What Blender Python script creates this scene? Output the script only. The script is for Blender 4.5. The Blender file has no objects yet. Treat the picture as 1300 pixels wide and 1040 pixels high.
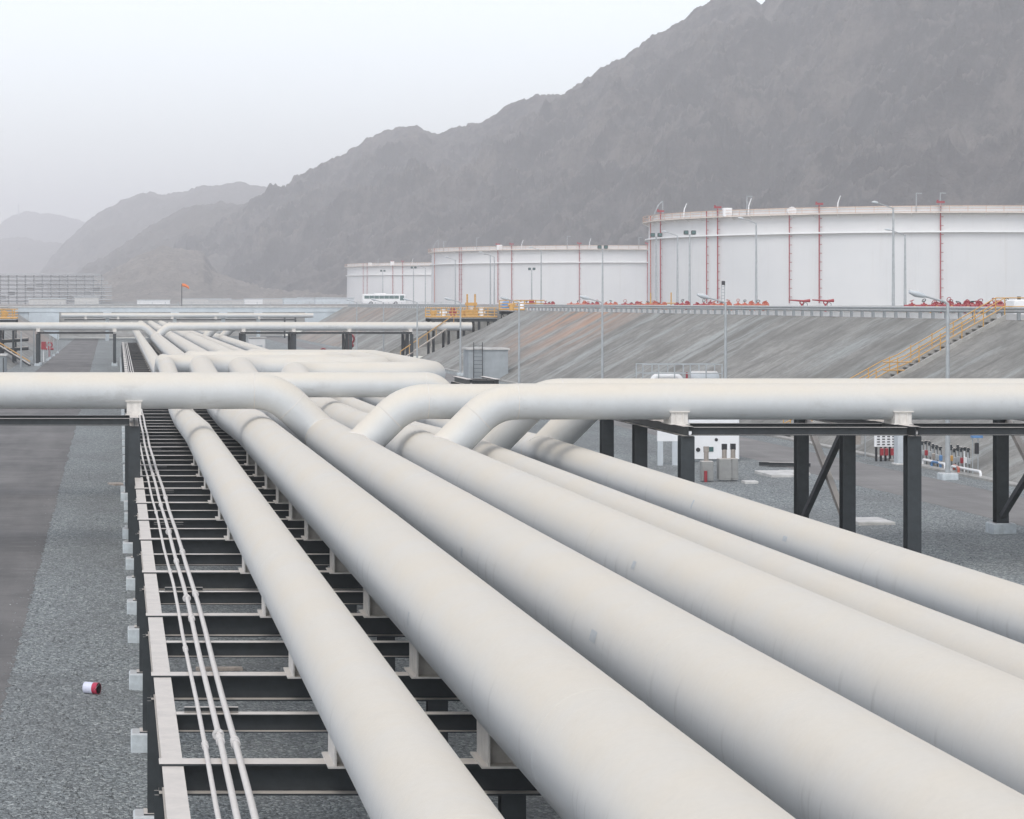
import bpy, math, random
from math import radians, sin, cos, tan, pi, sqrt, atan2
from mathutils import Vector, Matrix, noise

random.seed(7)
C = bpy.context.scene
COL = C.collection

# ------------------------------------------------------------------ camera, sky, sun, exposure
F = 3000.0          # focal length in photograph pixels (1300 wide); the view axis runs along the main pipes
cam = bpy.data.cameras.new('camera')
cam.sensor_width = 36.0
cam.lens = F / 1300.0 * 36.0
cam.shift_x = (650 - 150) / 1300.0
cam.shift_y = -(520 - 384) / 1300.0
cam.clip_start = 0.5
cam.clip_end = 40000.0
cam_o = bpy.data.objects.new('camera', cam)
cam_o.location = (0, 0, 0)
cam_o.rotation_euler = (pi / 2, 0, 0)
COL.objects.link(cam_o)
C.camera = cam_o

SUN_EL, SUN_AZ = radians(53), radians(-158)      # azimuth measured from +Y (down the pipes) towards +X
world = bpy.data.worlds.new('World')
C.world = world
world.use_nodes = True
wn, wl = world.node_tree.nodes, world.node_tree.links
wn.clear()
sky = wn.new('ShaderNodeTexSky')
sky.sky_type = 'NISHITA'
sky.sun_disc = False
sky.sun_elevation = SUN_EL
sky.sun_rotation = SUN_AZ
sky.air_density = 1.0
sky.dust_density = 0.9
sky.ozone_density = 1.0
hsv = wn.new('ShaderNodeHueSaturation')
hsv.inputs['Saturation'].default_value = 0.35
bg = wn.new('ShaderNodeBackground')
bg.inputs['Strength'].default_value = 0.15
wo = wn.new('ShaderNodeOutputWorld')
wl.new(sky.outputs[0], hsv.inputs['Color'])
wl.new(hsv.outputs[0], bg.inputs['Color'])
wl.new(bg.outputs[0], wo.inputs['Surface'])

sun = bpy.data.lights.new('sun', 'SUN')
sun.energy = 0.75
sun.angle = radians(28)
sun.color = (1.0, 0.95, 0.88)
sun_o = bpy.data.objects.new('sun', sun)
sdir = Vector((sin(SUN_AZ) * cos(SUN_EL), cos(SUN_AZ) * cos(SUN_EL), sin(SUN_EL)))
sun_o.rotation_euler = sdir.to_track_quat('Z', 'Y').to_euler()
sun_o.location = (30, 60, 120)
COL.objects.link(sun_o)

C.view_settings.view_transform = 'Standard'
C.view_settings.look = 'None'
C.view_settings.gamma = 1.0
C.view_settings.use_curve_mapping = False
C.view_settings.exposure = 0.75
C.render.engine = 'CYCLES'
cy = C.cycles
cy.use_denoising = True
cy.max_bounces = 6
cy.diffuse_bounces = 3
cy.glossy_bounces = 2
cy.volume_bounces = 4
cy.transparent_max_bounces = 8
HAZE_DENSITY = 0.00033

# ------------------------------------------------------------------ materials
def mat(name):
    m = bpy.data.materials.new(name)
    m.use_nodes = True
    nt = m.node_tree
    nt.nodes.clear()
    out = nt.nodes.new('ShaderNodeOutputMaterial')
    b = nt.nodes.new('ShaderNodeBsdfPrincipled')
    nt.links.new(b.outputs[0], out.inputs['Surface'])
    return m, nt, b

def N(nt, t, **kw):
    n = nt.nodes.new(t)
    for k, v in kw.items():
        if hasattr(n, k):
            setattr(n, k, v)
        else:
            n.inputs[k].default_value = v
    return n

def coords(nt, scale=(1, 1, 1)):
    tc = N(nt, 'ShaderNodeTexCoord')
    mp = N(nt, 'ShaderNodeMapping')
    mp.inputs['Scale'].default_value = scale
    nt.links.new(tc.outputs['Object'], mp.inputs['Vector'])
    return mp.outputs[0]

def noise_n(nt, vec, scale, detail=4, rough=0.6):
    n = N(nt, 'ShaderNodeTexNoise')
    n.inputs['Scale'].default_value = scale
    n.inputs['Detail'].default_value = detail
    n.inputs['Roughness'].default_value = rough
    nt.links.new(vec, n.inputs['Vector'])
    return n.outputs['Fac']

def ramp(nt, fac, stops):
    r = N(nt, 'ShaderNodeValToRGB')
    e = r.color_ramp.elements
    while len(e) > len(stops):
        e.remove(e[-1])
    while len(e) < len(stops):
        e.new(0.5)
    for i, (p, c) in enumerate(stops):
        e[i].position = p
        e[i].color = (c, c, c, 1) if isinstance(c, (int, float)) else (*c, 1)
    nt.links.new(fac, r.inputs['Fac'])
    return r.outputs['Color']

def mix(nt, fac, a, b, mode='MIX'):
    m = N(nt, 'ShaderNodeMix', data_type='RGBA', blend_type=mode)
    for s, v in ((m.inputs['Factor'], fac), (m.inputs[6], a), (m.inputs[7], b)):
        if isinstance(v, (int, float)):
            s.default_value = v
        elif isinstance(v, tuple):
            s.default_value = (*v, 1)
        else:
            nt.links.new(v, s)
    return m.outputs[2]

def math_n(nt, op, a, b=None, clamp=False):
    m = N(nt, 'ShaderNodeMath', operation=op, use_clamp=clamp)
    for i, v in enumerate((a, b)):
        if v is None:
            continue
        if isinstance(v, (int, float)):
            m.inputs[i].default_value = v
        else:
            nt.links.new(v, m.inputs[i])
    return m.outputs[0]

def up_fac(nt, lo, hi):
    """1 where the surface faces up: masks settled dust, and slope tone on rock"""
    g = N(nt, 'ShaderNodeNewGeometry')
    s = N(nt, 'ShaderNodeSeparateXYZ')
    nt.links.new(g.outputs['Normal'], s.inputs[0])
    r = N(nt, 'ShaderNodeMapRange', interpolation_type='SMOOTHSTEP')
    r.inputs['From Min'].default_value = lo
    r.inputs['From Max'].default_value = hi
    nt.links.new(s.outputs['Z'], r.inputs['Value'])
    return r.outputs[0]

def bump(nt, b, h, strength, dist):
    n = N(nt, 'ShaderNodeBump')
    n.inputs['Strength'].default_value = strength
    n.inputs['Distance'].default_value = dist
    nt.links.new(h, n.inputs['Height'])
    nt.links.new(n.outputs[0], b.inputs['Normal'])

def paint(name, col, rough=0.5, dust=None, amount=0.9, lo=0.35, hi=0.9, var=0.08, nscale=3.0, metal=0.0):
    m, nt, b = mat(name)
    col = tuple(min(0.88, c * 1.2) for c in col)
    v = coords(nt)
    n = noise_n(nt, v, nscale, 5, 0.65)
    dark = tuple(c * (1 - var * 2) for c in col)
    light = tuple(min(1, c * (1 + var)) for c in col)
    c = mix(nt, ramp(nt, n, [(0.3, 0.0), (0.7, 1.0)]), dark, light)
    if dust:
        n2 = noise_n(nt, v, nscale * 0.7, 4, 0.7)
        f = math_n(nt, 'MULTIPLY', up_fac(nt, lo, hi), ramp(nt, n2, [(0.25, amount * 0.8), (0.6, amount)]))
        c = mix(nt, f, c, dust)
    nt.links.new(c, b.inputs['Base Color'])
    b.inputs['Roughness'].default_value = rough
    b.inputs['Metallic'].default_value = metal
    return m

DUST = (0.66, 0.605, 0.545)

def pipe_material(name, cool, warm):
    m, nt, b = mat(name)
    v = coords(nt)
    vs = coords(nt, (1.5, 0.12, 1.5))
    n_big = noise_n(nt, vs, 1.3, 4, 0.6)
    n_fine = noise_n(nt, v, 14.0, 4, 0.7)
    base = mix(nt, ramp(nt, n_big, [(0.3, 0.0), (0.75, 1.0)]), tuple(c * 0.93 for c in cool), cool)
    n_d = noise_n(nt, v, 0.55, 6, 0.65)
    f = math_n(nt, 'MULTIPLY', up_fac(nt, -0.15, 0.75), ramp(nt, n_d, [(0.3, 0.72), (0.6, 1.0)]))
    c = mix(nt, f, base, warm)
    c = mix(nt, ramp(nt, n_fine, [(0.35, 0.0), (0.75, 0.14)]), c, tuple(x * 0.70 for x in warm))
    n_m = noise_n(nt, coords(nt, (1, 0.5, 1)), 2.6, 7, 0.75)
    c = mix(nt, ramp(nt, n_m, [(0.56, 0.0), (0.74, 0.11)]), c, (0.40, 0.36, 0.31))
    # run-off streaks and scuffs round the flanks
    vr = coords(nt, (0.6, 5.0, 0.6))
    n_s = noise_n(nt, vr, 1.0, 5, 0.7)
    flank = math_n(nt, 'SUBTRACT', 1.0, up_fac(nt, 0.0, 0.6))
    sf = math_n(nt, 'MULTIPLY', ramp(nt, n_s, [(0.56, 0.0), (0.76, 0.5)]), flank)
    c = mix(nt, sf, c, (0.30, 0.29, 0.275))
    nt.links.new(c, b.inputs['Base Color'])
    nt.links.new(ramp(nt, f, [(0.0, 0.36), (1.0, 0.8)]), b.inputs['Roughness'])
    bump(nt, b, n_fine, 0.04, 0.01)
    return m

M = {}
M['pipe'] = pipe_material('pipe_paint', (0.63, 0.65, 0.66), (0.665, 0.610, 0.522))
M['steel'] = paint('charcoal_steel', (0.030, 0.036, 0.040), 0.5, DUST, 1.0, 0.5, 0.85, 0.15, 4)
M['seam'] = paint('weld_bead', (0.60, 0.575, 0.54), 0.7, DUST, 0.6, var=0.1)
M['shoe'] = paint('shoe_paint', (0.60, 0.575, 0.54), 0.6, DUST, 0.9, 0.3, 0.9, 0.1, 5)
M['conduit'] = paint('conduit_zinc', (0.56, 0.545, 0.535), 0.55, DUST, 0.7, 0.1, 0.9, 0.08, 6)
M['plinth'] = paint('plinth_concrete', (0.48, 0.52, 0.54), 0.85, (0.52, 0.50, 0.48), 0.7, 0.5, 0.95, 0.12, 5)
M['concrete'] = paint('pale_concrete', (0.50, 0.49, 0.47), 0.9, None, var=0.12, nscale=1.5)
M['grey_panel'] = paint('grey_panel', (0.50, 0.55, 0.58), 0.7, DUST, 0.5, 0.5, 0.95, 0.07, 0.6)
M['cabinet'] = paint('cabinet_grey', (0.48, 0.51, 0.53), 0.45, DUST, 0.7, 0.5, 0.95, 0.05, 2)
M['galv'] = paint('galvanised', (0.36, 0.38, 0.39), 0.5, DUST, 0.5, 0.4, 0.95, 0.1, 3, 0.2)
def tank_material():
    m, nt, b = mat('tank_white')
    n1 = noise_n(nt, coords(nt, (1, 1, 0.04)), 0.9, 6, 0.7)
    n2 = noise_n(nt, coords(nt), 0.10, 5, 0.6)
    c = mix(nt, ramp(nt, n2, [(0.35, 0.0), (0.65, 1.0)]), (0.655, 0.66, 0.665), (0.70, 0.70, 0.70))
    c = mix(nt, ramp(nt, n1, [(0.55, 0.0), (0.78, 0.28)]), c, (0.50, 0.47, 0.43))
    nt.links.new(c, b.inputs['Base Color'])
    b.inputs['Roughness'].default_value = 0.5
    return m
M['white'] = tank_material()
M['white_paint'] = paint('white_paint', (0.78, 0.78, 0.76), 0.5, DUST, 0.6, 0.5, 0.95, 0.03, 1.0)
M['red'] = paint('red_paint', (0.30, 0.035, 0.045), 0.45, DUST, 0.4, 0.5, 0.98, 0.1, 3)
M['orange_red'] = paint('orange_red_paint', (0.42, 0.10, 0.06), 0.5, DUST, 0.4, 0.5, 0.98, 0.1, 3)
M['yellow'] = paint('safety_yellow', (0.52, 0.29, 0.08), 0.5, DUST, 0.4, 0.5, 0.98, 0.1, 3)
M['rust_rail'] = paint('rail_faded_orange', (0.50, 0.33, 0.24), 0.6, None, var=0.1)
M['blue'] = paint('blue_paint', (0.10, 0.22, 0.42), 0.5, DUST, 0.4, 0.5, 0.98, 0.1, 3)
M['black'] = paint('black_paint', (0.025, 0.025, 0.028), 0.5, None, var=0.1)
M['shelter_wall'] = paint('shelter_wall', (0.30, 0.325, 0.34), 0.8, DUST, 0.5, 0.6, 0.95, 0.1, 0.8)
M['beige'] = paint('rim_beige', (0.62, 0.56, 0.50), 0.6, None, var=0.08, nscale=0.5)
M['dark_steel'] = paint('dark_steel', (0.035, 0.038, 0.042), 0.55, None, var=0.2)
M['glass'] = paint('bus_glass', (0.06, 0.12, 0.12), 0.12, None, var=0.02)
M['brace'] = paint('dusty_brace', (0.30, 0.265, 0.235), 0.7, DUST, 0.8, 0.1, 0.8, 0.15, 3)
M['patch'] = paint('bare_patch', (0.42, 0.44, 0.45), 0.5, None, var=0.08, nscale=20)
M['can_white'] = paint('can_label', (0.60, 0.61, 0.72), 0.4, None, var=0.03, nscale=20)
M['can_red'] = paint('can_red', (0.42, 0.03, 0.07), 0.4, None, var=0.08, nscale=30)
M['can_dark'] = paint('can_inside', (0.035, 0.02, 0.02), 0.6, None, var=0.2, nscale=20)
M['tread'] = paint('stair_tread', (0.33, 0.32, 0.30), 0.85, None, var=0.12)
M['plank'] = paint('weathered_plank', (0.36, 0.31, 0.27), 0.9, None, var=0.18, nscale=6)

def gravel_material():
    m, nt, b = mat('grey_gravel')
    v = coords(nt)
    def vor(scale, feature='F1'):
        n = N(nt, 'ShaderNodeTexVoronoi', feature=feature)
        n.inputs['Scale'].default_value = scale
        nt.links.new(v, n.inputs['Vector'])
        return n
    v1 = vor(21.0)
    v2 = vor(38.0)
    s1 = N(nt, 'ShaderNodeSeparateColor'); nt.links.new(v1.outputs['Color'], s1.inputs[0])
    s2 = N(nt, 'ShaderNodeSeparateColor'); nt.links.new(v2.outputs['Color'], s2.inputs[0])
    c1 = ramp(nt, s1.outputs[0], [(0.0, (0.06, 0.063, 0.066)), (0.35, (0.15, 0.162, 0.168)), (0.75, (0.235, 0.255, 0.262)), (1.0, (0.56, 0.57, 0.565))])
    c2 = ramp(nt, s2.outputs[1], [(0.0, (0.05, 0.052, 0.056)), (0.5, (0.17, 0.183, 0.19)), (1.0, (0.42, 0.43, 0.425))])
    c = mix(nt, 0.35, c1, c2)
    c = mix(nt, 1.0, c, (1.42, 1.45, 1.42), 'MULTIPLY')
    big = noise_n(nt, coords(nt, (1, 0.35, 1)), 0.35, 5, 0.6)
    c = mix(nt, ramp(nt, big, [(0.3, 0.0), (0.7, 0.55)]), c, (0.18, 0.181, 0.178), 'MIX')
    mid = noise_n(nt, v, 1.6, 5, 0.7)
    c = mix(nt, ramp(nt, mid, [(0.60, 0.0), (0.78, 0.4)]), c, (0.10, 0.104, 0.106))
    nt.links.new(c, b.inputs['Base Color'])
    b.inputs['Roughness'].default_value = 0.95
    h = math_n(nt, 'ADD', math_n(nt, 'SUBTRACT', 1.0, v1.outputs['Distance']), math_n(nt, 'MULTIPLY', v2.outputs['Distance'], -0.6))
    bump(nt, b, h, 0.9, 0.05)
    return m
M['gravel'] = gravel_material()

def road_material(name, lo, hi, joints=False):
    m, nt, b = mat(name)
    v = coords(nt)
    vl = coords(nt, (1.0, 0.10, 1.0))
    n1 = noise_n(nt, v, 0.25, 6, 0.65)
    n2 = noise_n(nt, vl, 0.9, 5, 0.6)
    n3 = noise_n(nt, v, 60, 3, 0.7)
    n4 = noise_n(nt, coords(nt, (0.22, 1.0, 1.0)), 0.5, 5, 0.65)
    n5 = noise_n(nt, coords(nt, (0.5, 1.6, 1)), 1.1, 7, 0.75)
    f = math_n(nt, 'ADD', math_n(nt, 'MULTIPLY', n1, 0.5), math_n(nt, 'ADD', math_n(nt, 'MULTIPLY', n2, 0.3), math_n(nt, 'MULTIPLY', n4, 0.08)))
    c = mix(nt, ramp(nt, f, [(0.36, 0.0), (0.62, 1.0)]), lo, hi)
    c = mix(nt, ramp(nt, n5, [(0.55, 0.0), (0.72, 0.5)]), c, tuple(x * 1.15 for x in hi))
    c = mix(nt, ramp(nt, n3, [(0.35, 0.25), (0.6, 0.0)]), c, tuple(x * 0.6 for x in lo))
    nt.links.new(c, b.inputs['Base Color'])
    b.inputs['Roughness'].default_value = 0.9
    bump(nt, b, n3, 0.3, 0.01)
    return m
M['road_left'] = road_material('dusty_asphalt', (0.12, 0.115, 0.112), (0.25, 0.237, 0.226))
M['road_right'] = road_material('pale_asphalt', (0.185, 0.176, 0.169), (0.31, 0.295, 0.283))
M['farm_ground'] = road_material('tank_farm_ground', (0.25, 0.24, 0.22), (0.36, 0.34, 0.31))
M['valley'] = road_material('valley_ground', (0.22, 0.20, 0.18), (0.34, 0.30, 0.27))

def bank_material():
    m, nt, b = mat('sprayed_concrete')
    st = noise_n(nt, coords(nt, (0.09, 0.30, 0.09)), 1.0, 8, 0.7)
    st2 = noise_n(nt, coords(nt, (0.22, 0.9, 0.22)), 1.0, 8, 0.72)
    bl = noise_n(nt, coords(nt), 0.16, 7, 0.7)
    bl2 = noise_n(nt, coords(nt, (1, 0.55, 1)), 0.7, 7, 0.72)
    fine = noise_n(nt, coords(nt), 4.0, 6, 0.75)
    c = ramp(nt, bl, [(0.34, (0.16, 0.157, 0.147)), (0.5, (0.245, 0.24, 0.228)), (0.66, (0.32, 0.312, 0.296))])
    c = mix(nt, ramp(nt, bl2, [(0.40, 0.6), (0.56, 0.0)]), c, (0.15, 0.147, 0.138))
    c = mix(nt, ramp(nt, st, [(0.51, 0.0), (0.66, 0.6)]), c, (0.43, 0.462, 0.465))
    c = mix(nt, ramp(nt, st2, [(0.36, 0.7), (0.46, 0.0)]), c, (0.13, 0.127, 0.12))
    c = mix(nt, ramp(nt, st2, [(0.60, 0.0), (0.68, 0.55)]), c, (0.44, 0.45, 0.45))
    c = mix(nt, ramp(nt, fine, [(0.35, 0.35), (0.6, 0.0)]), c, (0.14, 0.137, 0.13))
    # ochre earth washed over the slope beside the far stretch
    tc = N(nt, 'ShaderNodeTexCoord'); sx = N(nt, 'ShaderNodeSeparateXYZ')
    nt.links.new(tc.outputs['Object'], sx.inputs[0])
    def window(out, a0, a1, b0, b1):
        r1 = N(nt, 'ShaderNodeMapRange', interpolation_type='SMOOTHSTEP'); r1.inputs[1].default_value = a0; r1.inputs[2].default_value = a1
        r2 = N(nt, 'ShaderNodeMapRange', interpolation_type='SMOOTHSTEP'); r2.inputs[1].default_value = b0; r2.inputs[2].default_value = b1
        nt.links.new(out, r1.inputs[0]); nt.links.new(out, r2.inputs[0])
        return math_n(nt, 'MULTIPLY', r1.outputs[0], math_n(nt, 'SUBTRACT', 1.0, r2.outputs[0]))
    w1 = window(sx.outputs['Y'], 188, 205, 222, 238)
    w2 = window(sx.outputs['X'], 33.0, 42.0, 60, 61)
    w3 = window(sx.outputs['Y'], 345, 365, 420, 440)
    stw = ramp(nt, noise_n(nt, coords(nt, (0.05, 0.3, 0.05)), 1.0, 5, 0.6), [(0.40, 0.0), (0.58, 0.75)])
    w = math_n(nt, 'ADD', math_n(nt, 'MULTIPLY', w1, w2), math_n(nt, 'MULTIPLY', w3, 0.4), True)
    c = mix(nt, 1.0, c, (1.12, 1.11, 1.08), 'MULTIPLY')
    c = mix(nt, math_n(nt, 'MULTIPLY', w, stw), c, (0.47, 0.28, 0.19))
    nt.links.new(c, b.inputs['Base Color'])
    b.inputs['Roughness'].default_value = 0.92
    bump(nt, b, fine, 0.6, 0.08)
    return m
M['bank'] = bank_material()

def rock_material(name, lo, mid, hi, scale=1.0):
    m, nt, b = mat(name)
    v = coords(nt)
    n1 = noise_n(nt, v, 0.006 * scale, 8, 0.65)
    n2 = noise_n(nt, v, 0.045 * scale, 8, 0.7)
    f = math_n(nt, 'ADD', math_n(nt, 'MULTIPLY', n1, 0.5), math_n(nt, 'MULTIPLY', n2, 0.5))
    c = ramp(nt, f, [(0.43, lo), (0.5, mid), (0.57, hi)])
    vo = N(nt, 'ShaderNodeTexVoronoi', feature='F1')
    vo.inputs['Scale'].default_value = 0.16 * scale
    nt.links.new(v, vo.inputs['Vector'])
    sc = N(nt, 'ShaderNodeSeparateColor'); nt.links.new(vo.outputs['Color'], sc.inputs[0])
    c = mix(nt, ramp(nt, sc.outputs[0], [(0.55, 0.0), (1.0, 0.4)]), c, tuple(x * 0.5 for x in lo))
    c = mix(nt, math_n(nt, 'MULTIPLY', up_fac(nt, 0.55, 0.95), 0.45), mix(nt, 1.0, c, (0.62, 0.62, 0.66), 'MULTIPLY'), hi)  # relief shading put into the colour: steep rock darkened, flatter scree paled
    # scree
    n3 = noise_n(nt, v, 0.012 * scale, 6, 0.7)
    c = mix(nt, ramp(nt, n3, [(0.54, 0.0), (0.64, 0.65)]), c, hi)
    b.inputs['Roughness'].default_value = 0.95
    n4 = noise_n(nt, v, 0.16 * scale, 6, 0.75)
    c = mix(nt, ramp(nt, n4, [(0.53, 0.0), (0.64, 0.6)]), c, tuple(x * 0.55 for x in lo))
    nt.links.new(c, b.inputs['Base Color'])
    bump(nt, b, math_n(nt, 'ADD', n2, math_n(nt, 'MULTIPLY', n4, 0.45)), 1.0, 9.0)
    return m
M['rock'] = rock_material('dark_rock', (0.048, 0.045, 0.047), (0.092, 0.084, 0.081), (0.185, 0.16, 0.142))
M['rock_far'] = rock_material('far_rock', (0.07, 0.063, 0.057), (0.11, 0.098, 0.088), (0.16, 0.14, 0.12), 0.6)
M['scar'] = rock_material('quarry_rock', (0.14, 0.122, 0.105), (0.27, 0.235, 0.195), (0.43, 0.37, 0.31), 2.0)

# ------------------------------------------------------------------ mesh helpers
class MB:
    def __init__(s):
        s.v, s.f, s.sm = [], [], []
    def add(s, vs, fs, smooth=False):
        o = len(s.v)
        s.v += [tuple(p) for p in vs]
        for f in fs:
            s.f.append(tuple(i + o for i in f))
            s.sm.append(smooth)
    def box(s, x0, x1, y0, y1, z0, z1):
        vs = [(x, y, z) for z in (z0, z1) for y in (y0, y1) for x in (x0, x1)]
        s.add(vs, [(0, 2, 3, 1), (4, 5, 7, 6), (0, 1, 5, 4), (2, 6, 7, 3), (0, 4, 6, 2), (1, 3, 7, 5)])
    def cbox(s, c, d):
        s.box(c[0] - d[0] / 2, c[0] + d[0] / 2, c[1] - d[1] / 2, c[1] + d[1] / 2, c[2] - d[2] / 2, c[2] + d[2] / 2)
    def bevbox(s, c, d, r):
        """box with chamfered vertical and top edges"""
        x, y, z = d[0] / 2, d[1] / 2, d[2] / 2
        def ring(ix, zz):
            a, b = x - ix, y - ix
            k = r * 0.7
            return [(c[0] + p, c[1] + q, c[2] + zz) for p, q in ((-a + k, -b), (a - k, -b), (a, -b + k), (a, b - k), (a - k, b), (-a + k, b), (-a, b - k), (-a, -b + k))]
        rs = [ring(0, -z), ring(0, z - r), ring(r, z)]
        vs = sum(rs, [])
        fs = [tuple(range(7, -1, -1)), tuple(range(16, 24))]
        for k in range(2):
            for i in range(8):
                j = (i + 1) % 8
                fs.append((k * 8 + i, k * 8 + j, k * 8 + 8 + j, k * 8 + 8 + i))
        s.add(vs, fs)
    def prism(s, prof, p0, p1, side, up):
        """extrude a closed profile [(a,b)] (a along side, b along up) from p0 to p1"""
        p0, p1, side, up = Vector(p0), Vector(p1), Vector(side), Vector(up)
        n = len(prof)
        vs = [p + side * a + up * b for p in (p0, p1) for a, b in prof]
        fs = [tuple(range(n - 1, -1, -1)), tuple(range(n, 2 * n))]
        for i in range(n):
            j = (i + 1) % n
            fs.append((i, j, n + j, n + i))
        s.add(vs, fs)
    def ibeam(s, p0, p1, h, w, tf=0.018, tw=0.012, up=(0, 0, 1)):
        """I section; p0-p1 runs along the middle of the top flange's upper face"""
        d = (Vector(p1) - Vector(p0)).normalized()
        up = Vector(up)
        side = d.cross(up).normalized()
        a, t = w / 2, tw / 2
        prof = [(-a, 0), (-a, -tf), (-t, -tf), (-t, -h + tf), (-a, -h + tf), (-a, -h), (a, -h), (a, -h + tf), (t, -h + tf), (t, -tf), (a, -tf), (a, 0)]
        s.prism(prof, p0, p1, side, up)
    def bar(s, p0, p1, w, h=None):
        h = h or w
        d = (Vector(p1) - Vector(p0)).normalized()
        up = Vector((0, 0, 1)) if abs(d.z) < 0.95 else Vector((0, 1, 0))
        side = d.cross(up).normalized()
        up = side.cross(d).normalized()
        s.prism([(-w / 2, -h / 2), (w / 2, -h / 2), (w / 2, h / 2), (-w / 2, h / 2)], p0, p1, side, up)
    def tube(s, pts, r, seg=16, caps=True):
        pts = [Vector(p) for p in pts]
        rs = r if isinstance(r, (list, tuple)) else [r] * len(pts)
        n = len(pts)
        t0 = (pts[1] - pts[0]).normalized()
        ref = Vector((0, 0, 1)) if abs(t0.z) < 0.9 else Vector((0, 1, 0))
        a = t0.cross(ref).normalized()
        vs = []
        for i, p in enumerate(pts):
            if i == 0:
                t = t0
            elif i == n - 1:
                t = (pts[i] - pts[i - 1]).normalized()
            else:
                t = ((pts[i] - pts[i - 1]).normalized() + (pts[i + 1] - pts[i]).normalized()).normalized()
            a = (a - t * a.dot(t)).normalized()
            b = t.cross(a)
            for k in range(seg):
                q = 2 * pi * k / seg
                vs.append(p + (a * cos(q) + b * sin(q)) * rs[i])
        fs = []
        for i in range(n - 1):
            for k in range(seg):
                j = (k + 1) % seg
                fs.append((i * seg + k, i * seg + j, (i + 1) * seg + j, (i + 1) * seg + k))
        s.add(vs, fs, seg > 5)
        if caps:
            s.add(vs[:seg], [tuple(range(seg - 1, -1, -1))])
            s.add(vs[-seg:], [tuple(range(seg))])
    def cyl(s, p0, p1, r, seg=12):
        s.tube([p0, p1], r, seg)
    def torus(s, c, axis, R, r, seg=16, rs=6):
        ax = Vector(axis).normalized()
        ref = Vector((0, 0, 1)) if abs(ax.z) < 0.9 else Vector((1, 0, 0))
        a = ax.cross(ref).normalized(); b = ax.cross(a)
        c = Vector(c)
        vs = []
        for i in range(seg):
            q = 2 * pi * i / seg
            d = a * cos(q) + b * sin(q)
            for k in range(rs):
                w = 2 * pi * k / rs
                vs.append(c + d * (R + r * cos(w)) + ax * r * sin(w))
        fs = []
        for i in range(seg):
            for k in range(rs):
                i2, k2 = (i + 1) % seg, (k + 1) % rs
                fs.append((i * rs + k, i2 * rs + k, i2 * rs + k2, i * rs + k2))
        s.add(vs, fs, True)
    def ring(s, c, r0, r1, z0, z1, seg=96):
        """flat annular slab about a vertical axis"""
        vs, fs = [], []
        for i in range(seg):
            q = 2 * pi * i / seg
            for r, z in ((r0, z0), (r1, z0), (r1, z1), (r0, z1)):
                vs.append((c[0] + r * cos(q), c[1] + r * sin(q), z))
        for i in range(seg):
            j = (i + 1) % seg
            for k in range(4):
                l = (k + 1) % 4
                fs.append((i * 4 + k, j * 4 + k, j * 4 + l, i * 4 + l))
        s.add(vs, fs)
    def mesh(s, name, m):
        me = bpy.data.meshes.new(name)
        me.from_pydata(s.v, [], s.f)
        me.polygons.foreach_set('use_smooth', s.sm)
        me.materials.append(m)
        me.update()
        return me
    def build(s, name, m, parent=None):
        return put(name, s.mesh(name, m), parent)

def put(name, me, parent=None, loc=None, rz=0.0):
    o = bpy.data.objects.new(name, me)
    COL.objects.link(o)
    if loc is not None:
        o.location = loc
    if rz:
        o.rotation_euler = (0, 0, rz)
    if parent is not None:
        o.parent = parent
    return o

def tag(o, label, cat, group=None):
    o['label'] = label
    o['category'] = cat
    if group:
        o['group'] = group
    return o

def thing(name, label, cat, loc=(0, 0, 0), group=None, rz=0.0):
    o = bpy.data.objects.new(name, None)
    o.empty_display_size = 0.3
    COL.objects.link(o)
    o.location = loc
    o.rotation_euler = (0, 0, rz)
    return tag(o, label, cat, group)

def copy_tree(o, loc=None, label=None, parent=None):
    c = o.copy()
    COL.objects.link(c)
    if parent is not None:
        c.parent = parent
    if loc is not None:
        c.location = loc
    if label:
        c['label'] = label
    for ch in list(o.children):
        copy_tree(ch, parent=c)
    return c

def struct(o):
    o['kind'] = 'structure'
    return o

def fillet(pts, R, n=10):
    """round the corners of a polyline"""
    pts = [Vector(p) for p in pts]
    out = [pts[0]]
    for i in range(1, len(pts) - 1):
        p, a, b = pts[i], (pts[i - 1] - pts[i]).normalized(), (pts[i + 1] - pts[i]).normalized()
        ang = a.angle(b)
        turn = pi - ang
        if turn < 0.003:
            out.append(p); continue
        T = R * tan(turn / 2)
        T = min(T, (pts[i - 1] - p).length * 0.48, (pts[i + 1] - p).length * 0.48)
        Re = T / tan(turn / 2)
        k = max(2, int(n * turn / (pi / 2)) + 1)
        bis = (a + b).normalized()
        cen = p + bis * (Re / cos(turn / 2))
        s0 = p + a * T - cen
        axis = (-a).cross(b).normalized()
        for j in range(k + 1):
            out.append(cen + Matrix.Rotation(turn * j / k, 3, axis) @ s0)
    out.append(pts[-1])
    return out

def densify(pts, step):
    out = [pts[0]]
    for a, b in zip(pts, pts[1:]):
        n = max(1, int((b - a).length / step))
        for k in range(1, n + 1):
            out.append(a.lerp(b, k / n))
    return out

def gz(x):
    """height of the gravel yard: drains gently towards the left"""
    return -7.1 + 0.48 * min(1.0, max(0.0, (x - 4) / 22.0))

# ------------------------------------------------------------------ ground, roads, banks
BX0, BZ0 = 32.6, gz(40)        # bank foot
BX1, BZ1 = 43.0, -0.86         # bank crest
def sheet(name, xs, ys, zf, m):
    vs = [(x, y, zf(x, y)) for y in ys for x in xs]
    n = len(xs)
    fs = [(j * n + i, j * n + i + 1, (j + 1) * n + i + 1, (j + 1) * n + i) for j in range(len(ys) - 1) for i in range(n - 1)]
    mb = MB(); mb.add(vs, fs)
    return struct(mb.build(name, m))

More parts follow.
